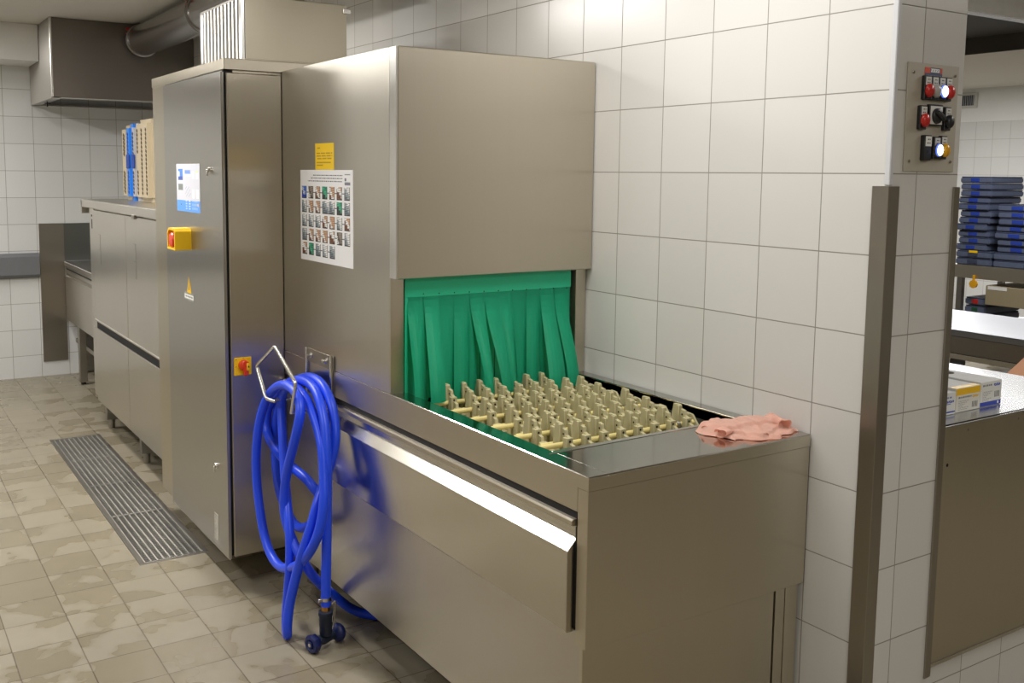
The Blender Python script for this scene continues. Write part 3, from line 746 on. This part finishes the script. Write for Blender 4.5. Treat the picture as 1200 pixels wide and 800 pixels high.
HOSE = [[-.60, .70, .022], [-0.65, 0.745, 0.022], [-0.70, 0.772, 0.046], [-0.77, 0.759, 0.117], [-0.849, 0.723, 0.201], [-0.887, 0.739, 0.268], [-0.9, 0.801, 0.325], [-0.907, 0.851, 0.393], [-0.907, 0.855, 0.468], [-0.907, 0.826, 0.559], [-0.905, 0.775, 0.653], [-0.898, 0.74, 0.741], [-0.886, 0.75, 0.796], [-0.880, 0.799, 0.832], [-0.878, 0.883, 0.845], [-0.878, 0.975, 0.826], [-0.884, 1.059, 0.775], [-0.904, 1.085, 0.697], [-0.914, 1.1, 0.607], [-0.918, 1.103, 0.511], [-0.92, 1.085, 0.42], [-0.92, 1.059, 0.348], [-0.918, 1.034, 0.283], [-0.916, 0.978, 0.222], [-0.914, 0.901, 0.202], [-0.914, 0.819, 0.22], [-0.911, 0.717, 0.269], [-0.907, 0.635, 0.337], [-0.894, 0.594, 0.406], [-0.881, 0.588, 0.469], [-0.872, 0.591, 0.524], [-0.862, 0.617, 0.6], [-0.855, 0.644, 0.678], [-0.849, 0.694, 0.737], [-0.848, 0.762, 0.795], [-0.848, 0.836, 0.826], [-0.848, 0.923, 0.832], [-0.848, 0.995, 0.803], [-0.851, 1.018, 0.743], [-0.862, 0.98, 0.667], [-0.875, 0.935, 0.563], [-0.887, 0.888, 0.47], [-0.9, 0.837, 0.412], [-0.909, 0.801, 0.341], [-0.914, 0.788, 0.264], [-0.918, 0.793, 0.18], [-0.925, 0.796, 0.094], [-0.932, 0.784, 0.040], [-0.938, 0.765, 0.018], [-0.945, 0.741, 0.020], [-0.950, 0.728, 0.060], [-0.943, 0.726, 0.128], [-0.934, 0.71, 0.199], [-0.923, 0.693, 0.269], [-0.914, 0.664, 0.343], [-0.894, 0.646, 0.425], [-0.875, 0.647, 0.486], [-0.836, 0.674, 0.552], [-0.816, 0.657, 0.626], [-0.803, 0.655, 0.697], [-0.796, 0.676, 0.756], [-0.794, 0.712, 0.814], [-0.791, 0.789, 0.857], [-0.79, 0.884, 0.864], [-0.79, 0.982, 0.842], [-0.79, 1.086, 0.801], [-0.796, 1.167, 0.738], [-0.803, 1.197, 0.659], [-0.809, 1.199, 0.569], [-0.816, 1.176, 0.476], [-0.823, 1.118, 0.386], [-0.825, 1.042, 0.344], [-0.825, 0.981, 0.315], [-0.823, 0.906, 0.318], [-0.816, 0.834, 0.355], [-0.809, 0.783, 0.412], [-0.796, 0.784, 0.462], [-0.816, 0.784, 0.484], [-0.836, 0.831, 0.524], [-0.849, 0.945, 0.541], [-0.849, 1.081, 0.562], [-0.842, 1.185, 0.593], [-0.836, 1.216, 0.651], [-0.825, 1.192, 0.72], [-0.820, 1.098, 0.785], [-0.820, 0.992, 0.834], [-0.820, 0.883, 0.856], [-0.820, 0.789, 0.846], [-0.83, 0.709, 0.804], [-0.838, 0.656, 0.737], [-0.845, 0.63, 0.651], [-0.85, 0.618, 0.555], [-0.852, 0.617, 0.469], [-0.853, 0.616, 0.412], [-0.855, 0.616, 0.312], [-0.856, 0.620, 0.224], [-0.856, 0.6225, 0.150]]
def spline(P, n=6):
    P = [Vector(p) for p in P]; out = []
    for i in range(len(P) - 1):
        p0 = P[max(0, i - 1)]; p1 = P[i]; p2 = P[i + 1]; p3 = P[min(len(P) - 1, i + 2)]
        for k in range(n):
            t = k / n
            out.append(.5 * ((2 * p1) + (p2 - p0) * t + (2 * p0 - 5 * p1 + 4 * p2 - p3) * t * t + (3 * p1 - p0 - 3 * p2 + p3) * t ** 3))
    out.append(P[-1]); return out
def smooth(P, it):
    P = [Vector(p) for p in P]
    for _ in range(it):
        P = [P[0]] + [P[i] * .5 + (P[i - 1] + P[i + 1]) * .25 for i in range(1, len(P) - 1)] + [P[-1]]
    return P
ho = thing('water_hose', 'thick bright blue water hose coiled over the steel hook, spray gun on floor', 'hose', (-.856, .6225, 0))
m = MB(); m.tube(smooth(spline(HOSE), 6), .0163, M_blue, seg=16); m.build('hose_tube', ho)
m = MB(); m.lathe([(.0145, 0), (.0175, .001), (.0175, .012), (.0145, .013)], (-.856, .6225, .168), (0, 0, 1), S_rod, 18); m.obox((-.878, .618, .174), (.007, .006, .006), Matrix.Identity(3), S_rod, bev=.002); m.build('hose_clamp', ho)
m = MB(); m.lathe([(.013, 0), (.0155, .002), (.0155, .026), (.013, .030)], (-.856, .6225, .132), (0, 0, 1), M_brass, 8); m.build('coupling', ho)
gx, gy = -.856, .631
m = MB(); m.lathe([(.017, .048), (.021, .055), (.0215, .115), (.024, .118), (.024, .130), (.018, .134), (0, .135)], (gx, .624, 0), (0, 0, 1), M_navyd, 20)
wa = Vector((-.9085, .615, .033)); wb = Vector((-.800, .650, .033)); ax = (wb - wa).normalized()
m.tube([wa + ax * .012, wa + ax * .05, wb - ax * .012], [.014, .018, .013], M_navyd, seg=14)
gun = m.build('spray_gun', ho); gun['label'] = 'dark blue spray gun with rubber bumpers'
m = MB(); m.lathe([(.0, -.012), (.012, -.012), (.013, -.004), (.020, -.010), (.029, -.008), (.032, 0), (.030, .014), (.022, .022), (0, .024)], wa, ax, M_navy, 8); m.lathe([(.0, -.0125), (.006, -.0125), (.006, -.010), (0, -.009)], wa, ax, S_rod, 10); m.build('front_bumper', gun)
m = MB(); m.lathe([(0, -.022), (.018, -.020), (.030, -.008), (.031, .004), (.026, .012), (.012, .018), (0, .02)], wb, ax, M_navy, 18); m.build('rear_bumper', gun)
m = MB(); m.tube(spline([(-.832, .628, .148), (-.820, .632, .152), (-.818, .632, .135), (-.823, .632, .095), (-.832, .628, .062)], 5), .0042, S_rod, seg=8); m.build('trigger', gun)

# ---------------------------------------------------------------- floor drain
dg = thing('floor_drain', 'long steel floor drain grating sunk in the beige floor tiles', 'drain', ((DX0 + DX1) / 2, (DY0 + DY1) / 2, -.1))
m = MB(); m.box(DX0 + .001, DY0 + .001, -.11, DX1 - .001, DY1 - .001, -.10, M_trough)
for (a, b, c_, d) in ((DX0 + .001, DY0 + .001, DX0 + .006, DY1 - .001), (DX1 - .006, DY0 + .001, DX1 - .001, DY1 - .001), (DX0 + .006, DY0 + .001, DX1 - .006, DY0 + .006), (DX0 + .006, DY1 - .006, DX1 - .006, DY1 - .001)): m.box(a, b, -.10, c_, d, -.02, M_trough)
m.build('trough', dg)
m = MB()
W = .022
for (a, b, c_, d) in ((DX0 + .001, DY0 + .001, DX0 + W, DY1 - .001), (DX1 - W, DY0 + .001, DX1 - .001, DY1 - .001), (DX0 + W, DY0 + .001, DX1 - W, DY0 + .016), (DX0 + W, DY1 - .016, DX1 - W, DY1 - .001)): m.box(a, b, -.02, c_, d, .002, S_dull, bev=.001)
m.build('frame', dg)
cuts = [DY0 + .018, 2.292, 2.800, 3.308, DY1 - .018]
for k in range(4):
    a, b = cuts[k] + .003, cuts[k + 1] - .003
    m = MB(); xs = [DX0 + W + .002 + i * (DX1 - DX0 - 2 * W - .004) / 9 for i in range(10)]
    for x in xs: m.box(x - .0030, a, -.026, x + .0030, b, 0, S_drain)
    n = int((b - a) / .0235)
    for j in range(n + 1):
        y = a + .002 + j * (b - a - .004) / n
        m.box(xs[0], y - .0015, -.018, xs[-1], y + .0015, -.003, S_drain)
    m.box(xs[0] - .002, a - .002, -.026, xs[-1] + .002, a + .004, 0, S_drain); m.box(xs[0] - .002, b - .004, -.026, xs[-1] + .002, b + .002, 0, S_drain)
    m.build('grating', dg)

# ---------------------------------------------------------------- pink cloth on the worktop
def sstep(a, b, x):
    t = max(0., min(1., (x - a) / (b - a))); return t * t * (3 - 2 * t)
m = MB(); NU, NV = 96, 64; vs = []; fs = []
CX0, CX1, CY0, CY1 = -.242, -.012, -.588, -.430
for i in range(NU + 1):
    for j in range(NV + 1):
        u, v = i / NU, j / NV
        # wavy outline of the lowest layer
        f = CY0 + .010 * math.sin(u * 9 + .6) + .006 * math.sin(u * 21) + .028 * (1 - sstep(0, .35, u)) + .012 * sstep(.75, 1, u)
        b = CY1 + .008 * math.sin(u * 7) - .020 * sstep(.6, 1, u)
        l = .016 * math.sin(v * 5 + 1) - .004
        x = CX0 + (CX1 - CX0) * u + l * (1 - u) + .008 * math.sin(v * 6) * u
        y = f + (b - f) * v
        e = min(u * 22, (1 - u) * 22, v * 14, (1 - v) * 16, 1.); e = math.sin(e * PI / 2)
        h = .0075 * e
        # second layer, its hem swings across the front
        v1 = .16 + .10 * math.sin(u * 6.5 + 2.2) + .05 * math.sin(u * 15)
        h += .0085 * sstep(v1, v1 + .07, v) * sstep(.02, .07, u) * sstep(0, .06, 1 - u)
        # top layer with a slanting fold
        v2 = .40 + .24 * (u - .45) + .07 * math.sin(u * 9 + 4)
        h += .0105 * sstep(v2, v2 + .08, v) * sstep(.05, .12, u) * sstep(.10, .16, 1 - u)
        # soft puckers
        h += (.0035 * noise.noise(Vector((x * 34, y * 34, 1))) + .003 * noise.noise(Vector((x * 75 + 4, y * 30, 5)))) * e
        h *= 1 - .25 * sstep(.8, 1, v)
        vs.append((x, y, ZT + .0022 + max(h, 0)))
for i in range(NU):
    for j in range(NV): fs.append((i * (NV + 1) + j, (i + 1) * (NV + 1) + j, (i + 1) * (NV + 1) + j + 1, i * (NV + 1) + j + 1))
m.faces(vs, fs, M_pink, True)
bmesh.ops.solidify(m.bm, geom=m.bm.faces[:], thickness=.0018)
def roll(p, d, L, r0, r1, squash=.8):
    """a rolled fold of the cloth: open tube wall running from p along d"""
    d = Vector(d).normalized(); sd = d.cross(Vector((0, 0, 1))).normalized(); up = Vector((0, 0, 1)); K = 26; S = 10
    vs = []; fs = []
    for a in range(S + 1):
        c = Vector(p) + d * (L * a / S)
        for k in range(K + 1):
            t = -2.2 + (2 * PI - .9) * k / K; r = (r0 + (r1 - r0) * a / S) * (1 + .10 * math.sin(3 * t + a * .5))
            vs.append(c + sd * (math.cos(t) * r * 1.25) + up * (math.sin(t) * r * squash + r * squash))
    for a in range(S):
        for k in range(K): fs.append((a * (K + 1) + k, a * (K + 1) + k + 1, (a + 1) * (K + 1) + k + 1, (a + 1) * (K + 1) + k))
    q = MB(); q.faces(vs, fs, M_pink, True); bmesh.ops.solidify(q.bm, geom=q.bm.faces[:], thickness=.0022)
    me = bpy.data.meshes.new('tmp'); q.bm.to_mesh(me); q.bm.free(); m.bm.from_mesh(me); bpy.data.meshes.remove(me)
roll((-.243, -.468, ZT + .003), (.85, .5, .05), .085, .0125, .012)
roll((-.246, -.515, ZT + .003), (.95, .25, .04), .10, .0135, .012)
roll((-.052, -.560, ZT + .006), (.25, .95, .10), .075, .0150, .011, 1.0)
roll((-.150, -.578, ZT + .003), (.35, .9, .06), .06, .0085, .010)
o = m.build('cleaning_cloth'); tag(o, 'folded pink cleaning cloth on the corner of the steel worktop', 'cloth')

# ---------------------------------------------------------------- button panel on the pillar
bp_ = thing('button_panel', 'grey wall panel with red, black and lit buttons on the pillar', 'control panel', (.15, YP, 1.59))
m = MB(); m.prism([(.050, 1.590), (.254, 1.590), (.254, 1.852), (.047, 1.852)], 'y', YP - .004, YP, M_panel, bev=.0008); m.build('plate', bp_)
for (x, z) in ((.068, 1.828), (.237, 1.828), (.068, 1.615), (.237, 1.615)):
    m = MB(); m.tube([(x, YP - .0065, z), (x, YP - .003, z)], .0035, S_guard, seg=8); m.build('screw', bp_)
Y4 = YP - .004
def badge(i, j):
    if j < 6:
        if i < 9: return (216, 78, 44)
        if i > 25: return (206, 72, 50)
        if 1 <= j <= 4 and 9 < i < 25: return (238, 238, 238) if (j in (1, 4) or (i * 5 + j) % 4) else (60, 70, 110)
        return (60, 70, 105)
    return (116, 122, 150) if (j in (8, 10) and (i * 7) % 5 > 1 and 3 < i < 28) else (72, 80, 112)
paint('badge', (.112, Y4, 1.843), (1, 0, 0), (0, 0, 1), .070, .027, 30, 12, badge, bp_)
def unit(x, z, mat, shape='dome', ztop=.036, w=.0265):
    m = MB(); m.box(x - w / 2, Y4 - .010, z - .022, x + w / 2, Y4, z + ztop, M_rubber, bev=.0015)
    u = m.build('button_block', bp_)
    paint('button_label', (x - w / 2 + .003, Y4 - .0102, z + ztop - .003), (1, 0, 0), (0, 0, 1), w - .006, .020, 10, 8, lambda i, j: (70, 70, 70) if j in (2, 5) and 1 < i < 8 and (i * 3 + j) % 4 else (214, 214, 210), u)
    m = MB()
    if shape == 'dome': m.lathe([(.0135, .010), (.0165, .012), (.0165, .017), (.013, .021), (.006, .023), (0, .0235)], (x, Y4, z), (0, -1, 0), mat, 22, sx=.86)
    elif shape == 'lamp':
        m.lathe([(.0160, .010), (.0160, .015)], (x, Y4, z), (0, -1, 0), S_guard, 22, sx=.86)
        m.lathe([(.0150, .015), (.0155, .017), (.0145, .019)], (x, Y4, z), (0, -1, 0), M_lamp2, 22, sx=.86)
        m.lathe([(.0138, .019), (.012, .021), (0, .022)], (x, Y4, z), (0, -1, 0), mat, 22, sx=.86)
    m.build('push_button', u); return u
ZA = 1.786
for x, mt, s in ((.1145, M_dred, 'dome'), (.143, M_button_white, 'dome'), (.1715, M_lamp, 'lamp'), (.200, M_dred, 'dome')): unit(x, ZA, mt, s)
ZB = 1.714
unit(.1035, ZB, M_dred); unit(.2035, ZB, M_rubber)
m = MB(); m.box(.1265, Y4 - .010, ZB - .012, .181, Y4, ZB + .040, M_rubber, bev=.0015); m.box(.1295, Y4 - .0106, ZB - .008, .178, Y4 - .010, ZB + .036, M_card)
sw = m.build('selector_switch', bp_)
m = MB(); m.lathe([(.019, .010), (.019, .015), (.015, .019), (0, .020)], (.154, Y4, ZB + .012), (0, -1, 0), M_rubber, 22); m.obox((.154, Y4 - .023, ZB + .012), (.018, .006, .006), Matrix.Rotation(.5, 3, 'Y'), M_rubber, bev=.003); m.build('selector_knob', sw)
ZC = 1.643
m = MB(); m.box(.110, Y4 - .012, ZC - .026, .139, Y4, ZC + .036, M_rubber, bev=.0015); m.tube([(.124, Y4 - .0125, ZC - .004), (.124, Y4 - .012, ZC - .004)], .004, M_dark, seg=10)
kb = m.build('key_block', bp_)
paint('button_label', (.1135, Y4 - .0122, ZC + .033), (1, 0, 0), (0, 0, 1), .023, .024, 10, 8, lambda i, j: (70, 70, 70) if j in (2, 5) and 1 < i < 8 and (i * 3 + j) % 4 else (236, 236, 232), kb)
unit(.1650, ZC, M_lamp, 'lamp', ztop=.033); unit(.1935, ZC, M_amber, 'dome', ztop=.036)

# ---------------------------------------------------------------- steel counter with glove boxes
CXa, CXb, CYa, CYb, CZ = .296, 1.19, -.775, .85, .915
S_ctop = steel('steel_counter_top', (.62, .63, .65), .24, 'y', streak=.02, blotch=.06)
ct = thing('steel_counter', 'steel clad pass-through counter on a tiled base right of the pillar', 'counter', (.66, .03, 0))
m = MB(); m.box(CXa, CYa + .008, .0, CXb - .05, CYb, .247, tiles('plinth_tile', 'XZ', (.0840, .184), TILE, WHITE_TILE, GROUT)); m.build('tiled_base', ct)
m = MB(); m.box(CXa, CYa, .249, CXb, CYa + .012, CZ, S_main, bev=.0015)
m.tube([(.3443, CYa - .0004, .8065), (.3443, CYa + .002, .8065)], .005, M_dark, seg=10)
for (x, z) in ((.432, .893), (.679, .893)): m.tube([(x, CYa - .0005, z), (x, CYa + .002, z)], .004, S_guard, seg=8)
m.build('end_panel', ct)
m = MB(); m.box(CXa, CYa - .004, .243, CXb, CYa + .004, .253, S_edge, bev=.001); m.build('bottom_strip', ct)
m = MB(); m.box(CXa, CYa + .012, .249, CXb, CYb, CZ - .03, S_main); m.build('carcass', ct)
m = MB(); m.box(CXa - .006, CYa - .001, CZ - .005, CXb, CYb, CZ, S_ctop, bev=.0012); m.box(CXa, CYa + .012, CZ - .03, CXb, CYb, CZ - .005, S_top); m.build('counter_top', ct)
def gbox(label, x0, x1, y0, h, fn, top=None, d=.235):
    b = thing('glove_box', label, 'box', ((x0 + x1) / 2, y0 + d / 2, CZ), 'glove boxes on the steel counter')
    m = MB(); m.box(x0, y0, CZ + .0005, x1, y0 + d, CZ + h, M_card, bev=.0012)
    m.build('carton', b)
    paint('front_print', (x0 + .001, y0, CZ + h - .001), (1, 0, 0), (0, 0, 1), x1 - x0 - .002, h - .003, 40, 28, fn, b, thick=.0006)
    m = MB()
    if top: m.box(x0 + .001, y0 + .001, CZ + h, x1 - .001, y0 + .022, CZ + h + .0006, top)
    m.lathe([(.0, 0), (.022, 0), (.022, .0008), (0, .0009)], ((x0 + x1) / 2, y0 + d * .6, CZ + h), (0, 0, 1), M_slot, 20)
    m.build('opening', b); return b
def bar(i, j, i0, i1, j0, j1): return i0 <= i < i1 and j0 <= j < j1
def f3(i, j):
    if j >= 23: return (232, 236, 245) if bar(i, j, 33, 36, 24, 27) else (44, 66, 176)
    if j in (3, 4) and 2 < i < 22 and (i * 5) % 7 > 1: return (112, 116, 128)
    if j in (3, 4, 5) and 24 < i < 37 and (i * 3 + j) % 5: return (58, 86, 190)
    if bar(i, j, 27, 37, 12, 19) and i % 2: return (40, 40, 44)
    if 9 < j < 22 and j % 2 and 3 < i < (10 + (j * 5) % 14) and (i + j) % 4: return (178, 172, 170)
    return (226, 226, 220)
def f2(i, j):
    if j < 8: return (240, 190, 26)
    if j in (10, 11) and 3 < i < 26 and (i * 5) % 7 > 1: return (116, 116, 120)
    if j in (10, 11, 12) and 26 < i < 37 and (i * 3 + j) % 5: return (226, 178, 50)
    if bar(i, j, 27, 37, 18, 25) and i % 2: return (44, 44, 46)
    if 14 < j < 26 and j % 2 and 3 < i < (11 + (j * 5) % 13) and (i + j) % 4: return (176, 170, 166)
    return (220, 218, 208)
def f1(i, j):
    if j in (5, 6) and 3 < i < 36 and (i * 5) % 7 > 1: return (120, 128, 180)
    if j in (10, 11, 12) and 5 < i < 38 and (i * 3 + j) % 5: return (56, 76, 170)
    if j in (14,) and 8 < i < 34: return (70, 90, 180)
    if 18 < j < 23 and 4 < i < 26 and (i * j) % 3: return (140, 150, 196)
    if 24 <= j < 26: return (52, 70, 160)
    return (222, 222, 220)
gbox('white and blue glove box with a blue band at its bottom edge', .612, .720, -.697, .074, f3)
gbox('white glove box with a yellow band along its top edge', .488, .607, -.700, .070, f2, M_yellow)
gbox('white glove box with blue lettering, half behind the corner guard', .335, .482, -.703, .064, f1)
m = MB()
for k in range(4):
    a = .402 + .010 * k; R = Matrix.Rotation(.3 + .15 * k, 3, 'Y') @ Matrix.Rotation(.2 * k, 3, 'X')
    m.obox((a, -.58 + .01 * k, CZ + .078 + .004 * k), (.03, .028, .0012), R, M_card)
m.box(.385, -.60, CZ + .0652, .44, -.54, CZ + .076, M_card, bev=.004)
tag(m.build('paper_tissue'), 'white paper wipes sticking out of the left glove box', 'tissue')

# ---------------------------------------------------------------- next room: trolley, bin, shelf rack with trays, canopy, vent
tr = thing('work_table', 'long steel table in the next room behind the counter', 'table', (2.34, .3, 0))
m = MB(); m.box(2.02, -1.2, .872, 2.66, 1.3, .902, steel('steel_table', (.38, .39, .42), .36, 'y', streak=.02, blotch=.12), bev=.003); m.build('table_top', tr)
m = MB(); m.box(2.03, -1.2, .800, 2.65, 1.3, .872, S_guard); m.build('apron', tr)
m = MB(); m.box(2.015, -1.2, .772, 2.05, 1.3, .798, S_edge, bev=.002); m.build('rail', tr)
for (x, y) in ((2.06, -1.1), (2.62, -1.1), (2.06, 1.22), (2.62, 1.22)):
    m = MB(); m.tube([(x, y, 0), (x, y, .80)], .02, S_main); m.build('leg', tr)
m = MB(); R = Matrix.Rotation(.32, 3, 'Z')
m.obox((1.72, -.36, .846), (.20, .16, .010), Matrix.Rotation(.32, 3, 'Z') @ Matrix.Rotation(-.06, 3, 'Y'), M_carton, bev=.006)
m.obox((1.72, -.36, .415), (.185, .145, .415), R, M_carton, bev=.01)
tag(m.build('storage_bin'), 'orange-brown bin with a flat lid behind the steel counter', 'bin')

rk = thing('shelf_rack', 'steel shelf trolley on castors holding dark blue trays in the next room', 'shelf', (5.85, 1.5, 0))
RX0, RX1, RY0, RY1 = 5.5, 6.15, .3, 2.46
m = MB(); m.box(RX0, RY0, .770, RX1, RY1, .876, S_main, bev=.003); m.build('upper_shelf', rk)
m = MB(); m.box(RX0 + .02, RY0, .38, RX1, RY1, .42, S_main, bev=.003); m.build('lower_shelf', rk)
for (x, y) in ((RX0 + .02, 2.39), (RX1 - .04, 2.39), (RX0 + .02, .36), (RX1 - .04, .36), (RX0 + .1, 1.2)):
    m = MB(); m.box(x - .022, y - .022, .11, x + .022, y + .022, .77, S_dull); m.build('post', rk)
m = MB(); m.box(RX0 + .01, 1.3, .572, RX0 + .5, 2.172, .727, plain('drawer_beige', rgb(150, 138, 112), .5), bev=.003); dw = m.build('drawer', rk)
m = MB(); m.box(RX0 + .008, 2.00, .695, RX0 + .0098, 2.155, .722, M_card); m.build('drawer_label', dw)
for (x, y) in ((5.56, 2.40), (6.1, 2.40), (5.56, .36), (6.1, .36)):
    m = MB(); m.lathe([(0, -.014), (.03, -.014), (.032, -.012), (.032, .012), (.03, .014), (0, .014)], (x, y, .062), (1, 0, 0), M_grip, 20); m.lathe([(.032, -.016), (.060, -.016), (.062, 0), (.060, .016), (.032, .016)], (x, y, .062), (1, 0, 0), M_rubber, 20)
    m.box(x - .022, y - .02, .10, x + .022, y + .02, .135, S_dull); m.build('castor', rk)
def tray_proto(x0, y0, z, dx, dy, h, clip, name='food_tray'):
    t = thing(name, 'x', 'tray', (x0 + dx / 2, y0 + dy / 2, z))
    m = MB(); m.box(x0, y0, z + .001, x0 + dx, y0 + dy, z + h * .86, M_tray, bev=.008, seg=2); m.box(x0 + .006, y0 + .006, z + h * .80, x0 + dx - .006, y0 + dy - .006, z + h * .97, M_trayd, bev=.003)
    m.build('tray_body', t)
    m = MB(); m.box(x0 - .0025, y0 + dy * .38, z + h * .2, x0 + .001, y0 + dy * .66, z + h * .74, clip, bev=.001); m.box(x0 - .0025, y0 + dy * .42, z + h * .1, x0 + .001, y0 + dy * .47, z + h * .3, clip); m.build('clip', t)
    return t
ORD = ['topmost', 'second from the top', 'third from the top', 'fourth from the top', 'fifth from the top', 'sixth from the top', 'seventh from the top', 'eighth from the top', 'ninth from the top', 'tenth from the top', 'lowest']
TXx = 5.52
def stack(x0, y0, ztop, n, h, dx, dy, where, group):
    p = None
    for k in range(n):
        z = ztop - h * (k + 1)
        lab = 'dark blue tray, %s of the %s stack' % (ORD[k] if k < n - 1 else 'lowest', where)
        j = (.010 * math.sin(k * 2.3 + x0 + y0), .014 * math.sin(k * 1.7 + y0))
        if p is None: p = tray_proto(x0, y0, z, dx, dy, h, M_logo); p['label'] = lab; p['group'] = group; z0 = z
        else: dup(p, (j[0], j[1], z - z0), lab, group)
ZS = 1.590
# two wide trays lying under the stacks
for (a, b, lab) in ((2.14, 2.44, 'left'), (1.40, 2.125, 'right')):
    for k in range(2):
        h = .059
        t = tray_proto(5.505, a, .877 + h * k, .45, b - a, h, M_trayd); t['label'] = 'wide dark blue tray directly under the %s tray stack, %s of two' % (lab, ('lower', 'upper')[k]); t['group'] = 'wide trays under the stacks'
BASE = .877 + .118
stack(5.52, 2.185, BASE + .0541 * 11, 11, .0541, .46, .262, 'taller left', 'trays in the left stack')
stack(5.52, 1.80, BASE + .0541 * 7, 7, .0541, .46, .32, 'shorter right', 'trays in the right stack')
tag(MB().box(5.500, 2.255, .978, 5.504, 2.325, .996, M_yellow).build('yellow_tag'), 'small yellow tag on the trays under the left stack', 'tag')
for k, (clip, w) in enumerate(((M_dred, 'red'), (plain('green_clip', rgb(20, 80, 50), .5), 'green'))):
    t = tray_proto(5.54, 2.178, .5545 - .0655 * k, .5, .18, .062, clip); t['label'] = 'dark tray with %s clip on the lower shelf, %s' % (w, ('topmost', 'second down')[k]); t['group'] = 'trays on the lower shelf, left'
for k in range(2):
    z = .421
t = tray_proto(5.56, 1.52, .421, .5, .42, .062, M_dred); t['label'] = 'dark tray on the lower shelf below the beige drawer'; t['group'] = 'trays on the lower shelf, right'
t = tray_proto(5.54, 2.178, .421, .5, .18, .066, M_trayd); t['label'] = 'dark tray at the bottom of the lower shelf stack'; t['group'] = 'trays on the lower shelf, left'
m = MB(); m.lathe([(.030, 0), (.034, .003), (.034, .02), (.0, .022)], (5.498, 2.262, .728), (-1, 0, 0), M_amber, 8); m.box(5.480, 2.255, .755, 5.496, 2.27, .80, M_amber)
tag(m.build('hanging_tag'), 'yellow round tag hanging under the tray shelf', 'tag')

kc = thing('kitchen_canopy', 'large white canopy with dark underside over the work table in the next room', 'extractor hood', (2.6, 1.8, 2.36))
KZ = 2.36
m = MB(); m.box(.9, .5, KZ, 4.0, .52, CEIL - .002, plain('canopy_white', rgb(232, 232, 230), .45)); m.build('front_sheet', kc)
m = MB(); m.box(3.98, .52, KZ, 4.0, 2.6, CEIL - .002, S_guard); m.box(.9, .52, KZ, .92, 2.6, CEIL - .002, S_guard); m.box(.92, 2.58, KZ, 3.98, 2.6, CEIL - .002, S_guard); m.build('side_sheet', kc)
m = MB(); m.box(.92, .52, KZ + .10, 3.98, 2.58, KZ + .11, plain('canopy_filter', (.035, .033, .03), .6)); m.build('filter_bank', kc)
m = MB(); m.box(.92, .52, KZ + .001, 3.98, .58, KZ + .012, S_pipe); m.build('drip_rim', kc)
vt = thing('air_vent', 'small square air vent high on the white far wall', 'vent', (FAR, 4.43, 2.38))
m = MB(); m.box(FAR - .012, 4.30, 2.37, FAR - .001, 4.56, 2.545, M_vent, bev=.002); m.box(FAR - .013, 4.34, 2.40, FAR - .011, 4.52, 2.515, M_dark); m.build('frame', vt)
m = MB()
for k in range(8): m.box(FAR - .017, 4.345 + .022 * k, 2.40, FAR - .012, 4.353 + .022 * k, 2.515, M_grip)
m.build('louvres', vt)

# ---------------------------------------------------------------- light
def area(name, loc, sx, sy, power, col=(1, .95, .86), rot=(0, 0, 0), spread=None):
    l = bpy.data.lights.new(name, 'AREA'); l.shape = 'RECTANGLE'; l.size = sx; l.size_y = sy; l.energy = power; l.color = col
    if spread: l.spread = spread
    o = bpy.data.objects.new(name, l); COL.objects.link(o); o.location = loc; o.rotation_euler = rot
    return o
WARM = (1, .97, .93)
area('ceiling_lamp_middle', (-1.60, 2.35, CEIL - .02), .25, 1.0, 54, WARM)
area('ceiling_lamp_near', (-.70, -.40, CEIL - .02), .25, 1.0, 22, WARM)
area('ceiling_lamp_left', (-3.0, .6, CEIL - .02), .25, 1.25, 34, WARM)
area('ceiling_lamp_far', (-2.55, 4.85, CEIL - .02), .25, 1.25, 60, WARM)
area('ceiling_lamp_behind', (-1.2, -3.0, CEIL - .02), 1.2, .30, 34, WARM)
area('ceiling_lamp_next_room', (2.0, -1.6, CEIL - .02), .3, 1.2, 26, (1, .98, .95))
area('ceiling_lamp_next_room_far', (6.6, 3.6, CEIL - .02), .3, 1.2, 95, (1, .985, .97))
area('tray_fill_next_room', (4.6, 1.3, CEIL - .02), .3, 1.2, 46, (1, .985, .96))  # unseen fill lamp, placed to brighten the tray fronts
w = bpy.data.worlds.new('World'); SC.world = w; w.use_nodes = True
w.node_tree.nodes['Background'].inputs[0].default_value = (.6, .6, .6, 1); w.node_tree.nodes['Background'].inputs[1].default_value = .1
SC.view_settings.view_transform = 'Standard'
SC.view_settings.look = 'None'
SC.view_settings.exposure = 0.0
SC.cycles.max_bounces = 8
SC.cycles.use_denoising = True
